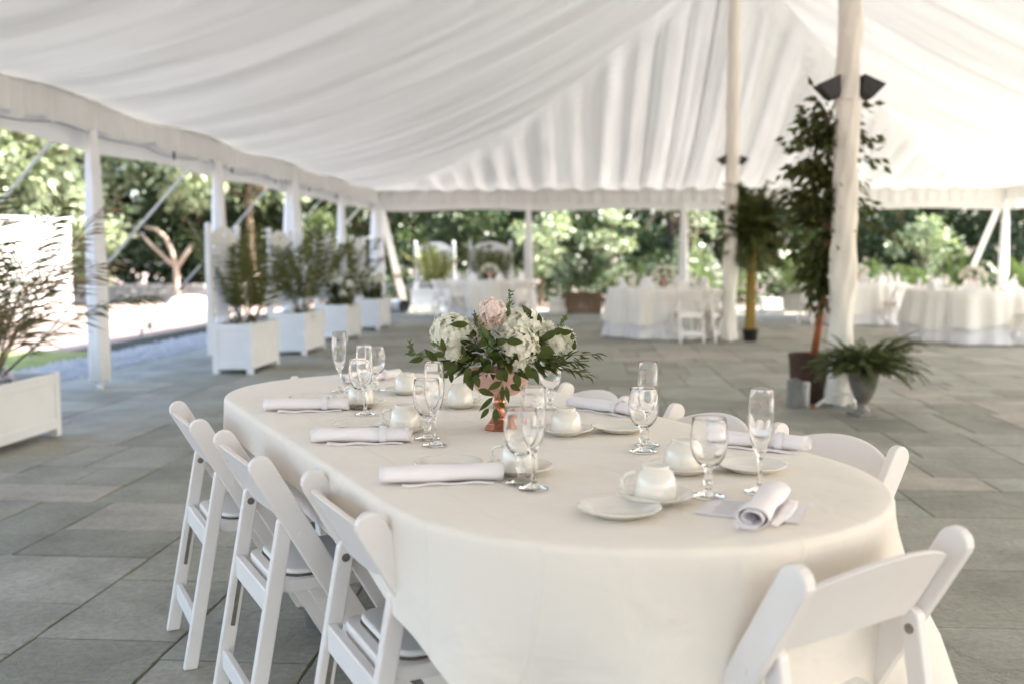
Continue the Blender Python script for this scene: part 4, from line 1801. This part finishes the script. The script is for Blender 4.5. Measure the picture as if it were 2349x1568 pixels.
# white flowers in planters
for i, (c, dx, dy, n_, lab) in enumerate(((PX[0], .02, -.28, 9, "pale lilac petals in the nearest trellis planter"), (PX[1], .05, -.3, 8, "white lilac blooms in the second trellis planter"),
                                         (PX[2], .04, -.2, 18, "tall white blooms in the third trellis planter"), (PX[3], .0, -.15, 18, "white blooms in the farthest left trellis planter"))):
    o = thing("white_flowers", lab, "flowers", c + V(dx, dy, .46), 0, "white flowers in the trellis planters")
    rnd = random.Random(60 + i)
    q2 = MB()
    for k in range(n_):
        q = MB()
        hgt = rnd.uniform(.03, .12) if i < 2 else rnd.uniform(.15, .55)
        p = V(rnd.uniform(-.17, .17), rnd.uniform(-.14, .34), hgt)
        q2.tube([(p.x * .6, p.y * .6, -.05), p], .004, 5)
        for f in range(9 if i < 2 else 26):
            petal(q, p, rdir(rnd) + V(0, 0, .3), V(0, 0, 1), .045 if i < 2 else .075, .045 if i < 2 else .08, .2, .1)
        q.build("bloom", M['under'] if i < 2 else M['petalw'], o, smooth=True, fixn=False)
        for f in range(4 if i < 2 else 16):
            leaf(q2, V(p.x * rnd.uniform(.6, 1.2), p.y * rnd.uniform(.6, 1.2), hgt * rnd.uniform(0, .9)), rdir(rnd) + V(0, 0, .4), V(0, 0, 1), .11, .045)
    q2.build("leaves", M['palm'], o, fixn=False)

# big planter at the left edge of the frame
c = at(143, 995)
bw, bd = .56, .98
po = make_planter("large low white planter box at the left, holding the biggest palm", bw, bd, .43, trellis=False)
del po["group"]
po.location = c - AN * bw / 2 - AX * bd / 2
po.rotation_euler = (0, 0, AXROT)
palm("large_palm", "biggest feathery palm at the left, tan and green fronds", "palm", po.location + V(-.02, .05, .40), 18, 1.42, 34, .37, .0095, 51, PM_, el=(.8, 1.5), droop=(.35, 1.15), dry=.25, spread=.09)
o = thing("white_petals", "pale flowers in the large planter under the biggest palm", "flowers", po.location + V(.08, -.1, .40), 0)
rnd = random.Random(3)
for k in range(14):
    q = MB()
    p = V(rnd.uniform(-.2, .18), rnd.uniform(-.3, .42), rnd.uniform(.0, .08))
    for f in range(9):
        petal(q, p, rdir(rnd) + V(0, 0, .4), V(0, 0, 1), .05, .05, .2, .1)
    q.build("bloom", M['under'], o, smooth=True, fixn=False)

# ------------------------------------------------------------------ round tables behind
def round_cloths(px, R_, loc, lab, seed):
    rnd = random.Random(seed)
    k1, k2 = rnd.uniform(0, 6), rnd.uniform(0, 6)

    def wob(scale):
        return lambda i, t: scale[i] * (math.sin(15 * t + k1 + 1.2 * math.sin(3 * t + k2)) * .6 + math.sin(26 * t + k2 + 1.5 * math.sin(5 * t)) * .4 + .5 * math.sin(7 * t + k2))
    q = MB()
    z = [.755, .757, .757, .755, .745, .62, .50, .34, .24]
    r = [0, .5 * R_, .95 * R_, .985 * R_, R_, R_ * 1.012, R_ * 1.03, R_ * 1.05, R_ * 1.06]
    q.lathe(list(zip(r, z)), 150, wob=wob([0, 0, 0, .002, .010, .03, .045, .058, .064]))
    hem = lambda p_: .035 * math.sin(4 * math.atan2(p_[1], p_[0]) + k1) + .025 * math.sin(9 * math.atan2(p_[1], p_[0]) + k2)
    q.v = [(p_[0], p_[1], p_[2] + hem(p_) * max(0, (.5 - p_[2]) / .28)) for p_ in q.v]
    ob = q.build("round_tablecloth", M['ivory'], None, loc, smooth=True)
    tag(ob, "cream cloth over the " + lab, "tablecloth", "cream cloths on the round tables")
    q = MB()
    z = [.72, .70, .5, .3, .15, .02]
    r = [.94 * R_, .975 * R_, R_ * .99, R_ * 1.02, R_ * 1.05, R_ * 1.08]
    q.lathe(list(zip(r, z)), 150, wob=wob([0, .004, .018, .03, .045, .055]))
    ob = q.build("table_skirt", M['under'], None, loc, smooth=True, fixn=False)
    tag(ob, "long white cloth below the " + lab, "tablecloth", "white floor length cloths under the cream ones")


RTB = [(at(1124, 726) + V(0, .15, 0), .88, "far left round table before the trellises"), (V(2.36, 15.55, 0), .86, "middle round table beside the farther wrapped pole"),
       (V(6.5, 18.7, 0), .86, "round table half hidden by the near wrapped pole"), (V(6.82, 14.75, 0), .92, "right hand round table by the tent edge")]
for i, (p, r_, lab) in enumerate(RTB):
    p.z = 0
    round_cloths(0, r_, p, lab, 70 + i)
GC = "white folding chairs around the round tables"


def rchair(ti, ang, lab, dist=None):
    p, r_, _ = RTB[ti]
    a = R(ang)
    d = V(math.cos(a), math.sin(a), 0)
    chair(p + d * (dist or r_ + .14), -d, lab, GC)


rchair(0, 222, "white chair with its back to camera, left of the far left round table")
rchair(0, 305, "white chair with its back to camera, right of the far left round table")
rchair(0, 160, "white chair at the far left of the far left round table")
rchair(1, 281, "white chair nearest the camera at the middle round table")
rchair(1, 306, "white chair between the middle round table and the farther wrapped pole")
rchair(2, 205, "white chair left of the near wrapped pole, under the ivy tree")
rchair(2, 292, "white chair just right of the near wrapped pole")
rchair(2, 326, "white chair at the right side of the half hidden round table")
rchair(3, 292, "bright white chair before the right hand round table")
rchair(3, 328, "bright white chair at the right edge of the frame")
rchair(3, 100, "white chair behind the right hand round table")

# things standing on the round tables
GG = "small glasses on the round tables"
gsrc = [ob for ob in col.objects if ob.name == "water_goblet"][0]
fsrc = [ob for ob in col.objects if ob.name == "champagne_flute"][0]
csrc = [ob for ob in col.objects if ob.name == "coffee_cup"][0]
short = ("far left round table", "middle round table", "half hidden round table", "right hand round table")
for i, (p, r_, lab) in enumerate(RTB):
    rnd = random.Random(90 + i)
    for k in range(8):
        a = k * math.pi / 4 + .3
        d = V(math.cos(a), math.sin(a), 0)
        s = V(-math.sin(a), math.cos(a), 0)
        copy_tree(gsrc, p + d * (r_ * .58) + V(0, 0, .758), 0, "small water goblet on the " + short[i], "goblets on the " + short[i])
        copy_tree(fsrc, p + d * (r_ * .60) + s * .09 + V(0, 0, .758), 0, "small champagne flute on the " + short[i], "flutes on the " + short[i])
        copy_tree(csrc, p + d * (r_ * .66) - s * .16 + V(0, 0, .758), a, "small upturned cup on the " + short[i], "cups on the " + short[i])
        nk = MB()
        nk.prism([(-.10, 0), (.10, 0), (.07, .10), (0, .17), (-.07, .10)], -.02, .02, 'y')
        ob = nk.build("folded_napkin", M['napkin'], None, p + d * (r_ * .80) + V(0, 0, .758), bevel=.01, rotz=a + math.pi / 2)
        tag(ob, "small peaked white napkin on the " + short[i], "napkin", "napkins on the " + short[i])
    o = thing("small_centerpiece", "small pink and cream centerpiece on the " + short[i], "flowers", p + V(0, 0, .758), 0, "centerpieces on the round tables")
    q = MB()
    q.lathe([(0, 0), (.045, 0), (.02, .03), (.015, .08), (.06, .11), (.08, .16), (.07, .16), (0, .12)], 20)
    q.build("bowl", M['blush'], o, smooth=True)
    q, q2 = MB(), MB()
    for k in range(90):
        d = rdir(rnd)
        d.z = abs(d.z)
        petal(q, V(0, 0, .17) + V(d.x * .14, d.y * .14, d.z * .12), d + rdir(rnd) * .5, rdir(rnd), .07, .06, .2, .1)
        leaf(q2, V(0, 0, .16) + V(d.x * .12, d.y * .12, d.z * .08), d + rdir(rnd) * .6, V(0, 0, 1), .09, .03)
    q.build("blooms", M['petalc'], o, smooth=True, fixn=False)
    q2.build("leaves", M['leafm'], o, fixn=False)

# ------------------------------------------------------------------ potted trees by the poles
# ivy-like ficus in a wicker pot
pot = at(1866, 928)
pot.y += .17
o = thing("wicker_pot", "dark brown wicker pot behind the fern urn", "plant pot", pot)
q = MB()
q.lathe([(0, 0), (.125, 0), (.135, .02), (.15, .2), (.165, .385), (.172, .40), (.165, .415), (.15, .405), (.148, .36), (0, .36)], 40, wob=lambda i, t: .003 * math.sin(20 * t + i * 3))
q.build("basket", M['wicker'], o, smooth=True)
q = MB()
q.disc(.147, .37, 24)
q.build("soil", M['peat'], o)
fx = thing("potted_tree", "tall dark leafy tree climbing beside the near wrapped pole", "potted tree", pot + V(0, 0, .365))
q = MB()
tip = at(1897, 640, 0) * 0
tp_ = [V(.04, 0, 0), V(.085, .02, .28), V(.125, .02, .62), V(.13, .03, 1.1), V(.12, .03, 1.6), V(.14, .02, 2.1)]
q.tube(tp_, [.034, .03, .026, .02, .014, .006], 9)
q.build("trunk", M['orangebark'], fx, smooth=True)
rng = np.random.default_rng(17)
Pl, Dl = [], []
qb = MB()
rnd = random.Random(17)


def spray(a_, b_, n_, r_, sag=.05):
    a_, b_ = Vector(a_), Vector(b_)
    mid = a_.lerp(b_, .5) + V(0, 0, sag)
    qb.tube([a_, mid, b_], [.007, .005, .002], 5, False)
    for k in range(n_):
        t = rnd.random() ** .8
        c = a_.lerp(mid, t * 2) if t < .5 else mid.lerp(b_, t * 2 - 1)
        o_ = rdir(rnd) * rnd.uniform(0, r_)
        Pl.append(tuple(c + o_))
        Dl.append(tuple((b_ - a_).normalized() * .5 + o_ * (1 / max(r_, .01)) * .6 + V(0, 0, -.5)))


for k in range(66):
    z = .55 + 1.35 * rnd.random() ** .8
    z = rnd.uniform(.55, 2.0)
    a = rnd.uniform(0, 6.28)
    f = 1.0 if z > 1.0 else .5 + .5 * (z - .55) / .45
    r_ = (.31 - .16 * max(0, z - 1.5)) * f * rnd.uniform(.6, 1.1)
    b0 = V(.12, .02, z)
    spray(b0, b0 + V(math.cos(a) * r_ - .06, math.sin(a) * r_, rnd.uniform(-.04, .12)), 24, .11)
for (dx, z0, dz, n_) in ((-.38, 1.62, -.02, 30), (.34, 1.95, -.12, 26), (.42, 1.62, .06, 26), (.26, 2.1, .16, 20), (-.30, 1.80, .05, 26), (.36, 1.75, .05, 16), (.40, 1.30, -.02, 18), (.58, 1.25, -.22, 22), (.30, 2.0, .1, 14), (.05, 2.0, .30, 22), (-.15, 1.95, .25, 26), (.28, 1.55, -.1, 14), (-.25, 1.5, .1, 50), (-.2, 1.3, .1, 50), (-.3, 1.7, -.1, 40), (-.2, 1.1, .1, 40)):
    spray((.13, -.03, z0), (.13 + dx, -.05, z0 + dz), n_, .07, .03)
for k in range(14):
    z = rnd.uniform(.5, 1.7)
    b0 = V(.12, -.03, z)
    spray(b0, b0 + V(rnd.uniform(-.16, .02), rnd.uniform(-.12, -.06), rnd.uniform(-.08, .1)), 16, .07)
for (dx, z0, dz) in ((-.05, .85, -.45), (-.12, .8, -.30), (.05, .8, -.35)):
    spray((.08, -.06, z0), (.08 + dx, -.10, z0 + dz), 22, .05, 0)
leaf_mesh("crown", Pl, Dl, .088, M['ficus'], fx, rng, .5)
qb.build("branches", M['bark'], fx, smooth=True, fixn=False)

# cane tree in a black pot by the farther pole
pc = at(1724, 783)
pc.y += .1
o = thing("black_pot", "small black pot at the foot of the yellow caned tree", "plant pot", pc)
q = MB()
q.lathe([(0, 0), (.09, 0), (.115, .16), (.12, .165), (.12, .18), (.105, .18), (.10, .15), (0, .15)], 24)
q.build("tub", M['black'], o, smooth=True)
q = MB()
q.disc(.10, .152, 20)
q.build("soil", M['peat'], o)
o = thing("cane_tree", "round headed tree on yellow canes beside the farther wrapped pole", "potted tree", pc + V(0, 0, .155))
q = MB()
rnd = random.Random(8)
for k in range(6):
    a = k * 1.05
    q.tube([(.055 * math.cos(a), .05 * math.sin(a), 0), (.06 * math.cos(a + .4), .05 * math.sin(a + .4), .55), (.05 * math.cos(a + .9), .05 * math.sin(a + .9), 1.1), (.12 * math.cos(a), .1 * math.sin(a), 1.5)], [.026, .023, .02, .012], 8)
q.build("canes", M['cane'], o, smooth=True, fixn=False)
q = MB()
for k in range(150):
    a, e = rnd.uniform(0, 6.28), rnd.uniform(-.6, 1.5)
    z = 1.42 + rnd.uniform(-.30, .34)
    frond(q, (.06 * math.cos(a), .06 * math.sin(a), z), a, e, rnd.uniform(.40, .66), rnd.uniform(.2, 1.4), 12, .17, .024, rnd=rnd)
q.build("crown", M['ficus'], o, fixn=False)

# fern in a fluted urn
ul = at(1985, 955)
ul.y += .07
o = thing("fluted_urn", "grey fluted pedestal urn holding the fern", "urn", ul, .3)
q = MB()
q.box((0, 0, .0125), (.17, .17, .025))
q.build("plinth", M['urn'], o, bevel=.003)
q = MB()
fl = [0, 0, 0, 0, .002, .005, .006, .006, .004, 0, 0, 0, 0]
q.lathe([(.062, .024), (.066, .035), (.045, .05), (.036, .085), (.042, .105), (.055, .125), (.083, .19), (.105, .27), (.118, .33), (.128, .338), (.128, .352), (.112, .352), (.10, .30)], 72,
        wob=lambda i, t: fl[i] * math.sin(24 * t))
q.disc(.104, .31, 24)
q.build("fluted_body", M['urn'], o, smooth=True)
o = thing("potted_fern", "bushy green fern spilling out of the grey fluted urn", "fern", ul + V(0, 0, .33))
q = MB()
rnd = random.Random(12)
for k in range(180):
    a = k * 2.4
    e = rnd.uniform(.25, 1.25)
    L_ = rnd.uniform(.28, .47) * (1.12 if math.cos(a) > .2 else .95)
    frond(q, (.05 * math.cos(a), .05 * math.sin(a), 0), a, e, L_, rnd.uniform(.9, 1.9), 24, .046, .0055, tilt=.35, rnd=rnd)
q.build("fronds", M['fern'], o, fixn=False)

# odds and ends at the foot of the pole
p = at(1822, 934)
o = thing("grey_box", "small upright grey box left of the wicker pot", "box", p, .2)
q = MB()
q.box((0, 0, .115), (.105, .085, .23))
q.build("case", M['greybox'], o, bevel=.008)
q = MB()
q.lathe([(.03, .23), (.03, .238), (.026, .243), (0, .243)], 16)
q.build("cap", M['greybox'], o, smooth=True)
p = at(1848, 932)
o = thing("white_canister", "slim white canister squeezed between grey box and wicker pot", "canister", p, 0)
q = MB()
q.lathe([(0, 0), (.028, 0), (.03, .004), (.03, .195), (.026, .2), (0, .2)], 20)
q.build("can", M['pvc'], o, smooth=True)
q = MB()
q.lathe([(.031, .16), (.0325, .165), (.0325, .198), (.027, .207), (0, .207)], 20)
q.build("lid", M['pvc'], o, smooth=True)
p = at(1868, 937)
o = thing("white_conduit", "thin white pipe leaning at the foot of the near pole", "pipe", p, 0)
q = MB()
q.tube([(0, 0, .016), (.06, .02, .055), (.14, .03, .11), (.30, .02, .125), (.34, .02, .0)], .012, 10)
q.build("pipe", M['pvc'], o, smooth=True)
q = MB()
q.tube([(-.025, -.008, .008), (.005, .0, .02)], .017, 10)
q.build("connector", M['orangebark'], o, smooth=True)

# ------------------------------------------------------------------ planting boxes at the far edge
def wood_box(px0, px1, py, h, mat, lab):
    a, b_ = at(px0, py), at(px1, py)
    w = (b_ - a).length
    o = thing("wooden_planter", lab, "planter", (a + b_) / 2 + V(0, .25, 0), AXROT)
    q = MB()
    n = max(4, int(w / .1))
    for k in range(n):
        for sy in (-1, 1):
            q.box((-w / 2 + (k + .5) * w / n, sy * .22, h / 2), (w / n - .008, .025, h))
    for sx in (-1, 1):
        q.box((sx * (w / 2 - .012), 0, h / 2), (.024, .41, h))
    q.build("slats", mat, o)
    q = MB()
    for z in (h * .18, h * .85):
        q.box((0, -.24, z), (w + .01, .018, .05))
    q.build("rail", mat, o)
    q = MB()
    q.box((0, 0, h - .05), (w - .05, .4, .02))
    q.build("soil", M['peat'], o)
    return o


wb = wood_box(1298, 1382, 720, .46, M['brownwood'], "brown slatted wooden planter between the two round tables")
gb = wood_box(1800, 1866, 716, .42, M['greybox'], "grey slatted planter seen left of the ivy tree")
palm("bushy_palm", "dark palm in the brown wooden planter", "palm", wb.location + V(0, 0, .42), 18, 1.25, 22, .34, .022, 71, (M['fol1'], M['cane']), el=(.5, 1.4), droop=(.5, 1.3))
palm("bushy_palm", "dark green palm in the grey slatted planter", "palm", gb.location + V(0, 0, .38), 16, 1.2, 22, .34, .022, 72, (M['fol2'], M['cane']), el=(.5, 1.4), droop=(.5, 1.3))
for i, (px, py, L_, mt, lab) in enumerate(((1440, 700, 1.4, 'fol1', "dark palm behind the middle round table"), (1640, 705, 1.3, 'fol2', "green palm showing left of the yellow caned tree"),
                                          (1990, 712, 1.1, 'fol2', "green palm just right of the near wrapped pole"), (2180, 700, 1.5, 'fol2', "tall arching palm behind the right hand round table"),
                                          (2110, 705, 1.2, 'fol2', "smaller palm behind the gap between the right tables"), (2335, 705, 1.4, 'fol2', "palm at the right edge beyond the corner pole"))):
    palm("garden_palm", lab, "palm", at(px, py), 16, L_, 24, .38, .022, 80 + i, (M[mt], M['cane']), "palms planted along the far edge of the patio", el=(.6, 1.45), droop=(.5, 1.3), z0=.1)

# pale stone steps, and white blocks imitating a sunlit patch of ground
for px0, px1, py, lab in ((1762, 1806, 722, "pair of low white stone steps behind the yellow caned tree"), (1262, 1302, 722, "white blocks imitating sunlit ground right of the far left round table")):
    a, b_ = at(px0, py), at(px1, py)
    w = (b_ - a).length
    o = thing("steps_and_sunlit_ground", lab, "steps", (a + b_) / 2 + V(0, .5, -.03), AXROT)
    q = MB()
    q.box((0, -.2, .075), (w, .3, .15))
    q.build("lower_step", M['whitestone'], o, bevel=.012)
    q = MB()
    q.box((0, .12, .19), (w * 1.05, .32, .33))
    q.build("upper_step", M['whitestone'], o, bevel=.012)

# duct with a black mouth
p = at(928, 718)
o = thing("air_duct", "pale fat duct on the ground with a round black mouth", "duct", p + V(0, 0, .15), 0)
q = MB()
dd = V(-.62, .75, 0).normalized()
q.tube([dd * (k * .12) for k in range(9)], [.145 if k % 2 else .138 for k in range(9)], 24, False)
q.build("sleeve", M['duct'], o, smooth=True, fixn=False)
q = MB()
q.tube([-dd * .01, dd * .02], .147, 24, False)
q.tube([dd * .03, dd * .035], .137, 24, True)
q.build("black_mouth", M['black'], o, smooth=False)

# ------------------------------------------------------------------ garden at the left
o = thing("garden_wall", "tall white rendered wall behind the big palm", "wall", (-9.3, 21.0, -.03), R(38))
q = MB()
q.box((-3.2, 0, 1.0), (6.4, .3, 2.0))
q.build("wall_face", M['render'], o, bevel=.01)
q = MB()
q.box((-3.2, 0, 2.04), (6.5, .38, .08))
q.build("coping", M['whitestone'], o, bevel=.01)

# low stone wall
o = thing("stone_wall", "low pale stone wall along the back of the sunny bed", "wall", (-8.2, 28.4, -.03))
q = MB()
rnd = random.Random(31)
x = -4.4
for row in range(3):
    x = -4.4 + row * .13
    while x < 6.4:
        w = rnd.uniform(.25, .55)
        q.box((x + w / 2, rnd.uniform(-.03, .03), .08 + row * .17), (w - .015, .34, .16))
        x += w
q.build("stones", M['stone'], o, bevel=.03)

# sunlit mound of pale boulders
for i, (px, py, sx, sy, sz, lab) in enumerate(((430, 706, .75, .55, .30, "large bright boulder right of the bare tan tree"), (385, 712, .45, .4, .16, "small bright boulder left of the larger one"))):
    q = MB()
    rnd = random.Random(30 + i)

    def fn(u, v, sx=sx, sy=sy, sz=sz, i=i):
        t, f = 2 * math.pi * u, math.pi * .5 * v
        k = 1 + .10 * math.sin(3 * t + i) * math.cos(f) + .06 * math.sin(5 * t + 2 * f)
        return (sx * k * math.cos(t) * math.cos(f), sy * k * math.sin(t) * math.cos(f), sz * math.sin(f) * (1 + .08 * math.sin(4 * t)))
    q.grid(fn, 40, 12, closeu=True)
    ob = q.build("boulder", M['whitestone'], None, at(px, py) + V(0, .3, -.04), smooth=True)
    tag(ob, lab, "boulder", "bright boulders in the garden bed")

# bare pruned tree
p = at(408, 694)
o = thing("bare_tree", "bare tan tree with three lopped branches in the sunny bed", "tree", p)
k = p.y / 2283
q = MB()
q.tube([(0, 0, -.05), (-.01, 0, .4), (-.02, 0, 73 * k), (-.02, 0, 92 * k)], [.10, .085, .08, .075], 12)
q.build("trunk", M['tanbark'], o, smooth=True)
for pts, r_ in (([(0, 0, 80), (-10, 0, 115), (-25, 2, 150), (-48, 5, 168), (-72, 6, 172)], .085), ([(0, 0, 78), (-30, 3, 105), (-62, 4, 135), (-84, 5, 160)], .07), ([(0, 0, 78), (18, -3, 105), (38, -4, 132)], .08)):
    q = MB()
    q.tube([V(a * k, b_ * k, c_ * k) for a, b_, c_ in pts], [r_ * .82 * (1 - .08 * i) for i in range(len(pts))], 10)
    q.build("branch", M['tanbark'], o, smooth=True)

# garden light
p = at(345, 752)
o = thing("garden_light", "small white domed garden light on the mulch bed", "garden light", p)
q = MB()
q.tube([(0, 0, -.05), (0, 0, .1)], .03, 10)
q.build("stem", M['black'], o, smooth=True)
q = MB()
q.lathe([(.04, .07), (.075, .09), (.085, .13), (.07, .18), (.04, .21), (0, .215)], 20)
q.build("dome", M['whitestone'], o, smooth=True)

# a few dry leaves and bits of straw blown onto the paving
q = MB()
rnd = random.Random(55)
for k in range(46):
    p = T(rnd.uniform(-6.5, 3.5), rnd.uniform(-6, 2.5), .003)
    a = rnd.uniform(0, 6.28)
    d = V(math.cos(a), math.sin(a), rnd.uniform(0, .15))
    if k % 3:
        leaf(q, p, d, V(0, 0, 1), rnd.uniform(.02, .045), rnd.uniform(.008, .018), fold=.3, droop=-.2)
    else:
        q.bar(p, p + V(d.x, d.y, 0) * rnd.uniform(.04, .10), .002, .002)
tag(q.build("leaf_litter", M['tanbark'], fixn=False), kind="stuff")
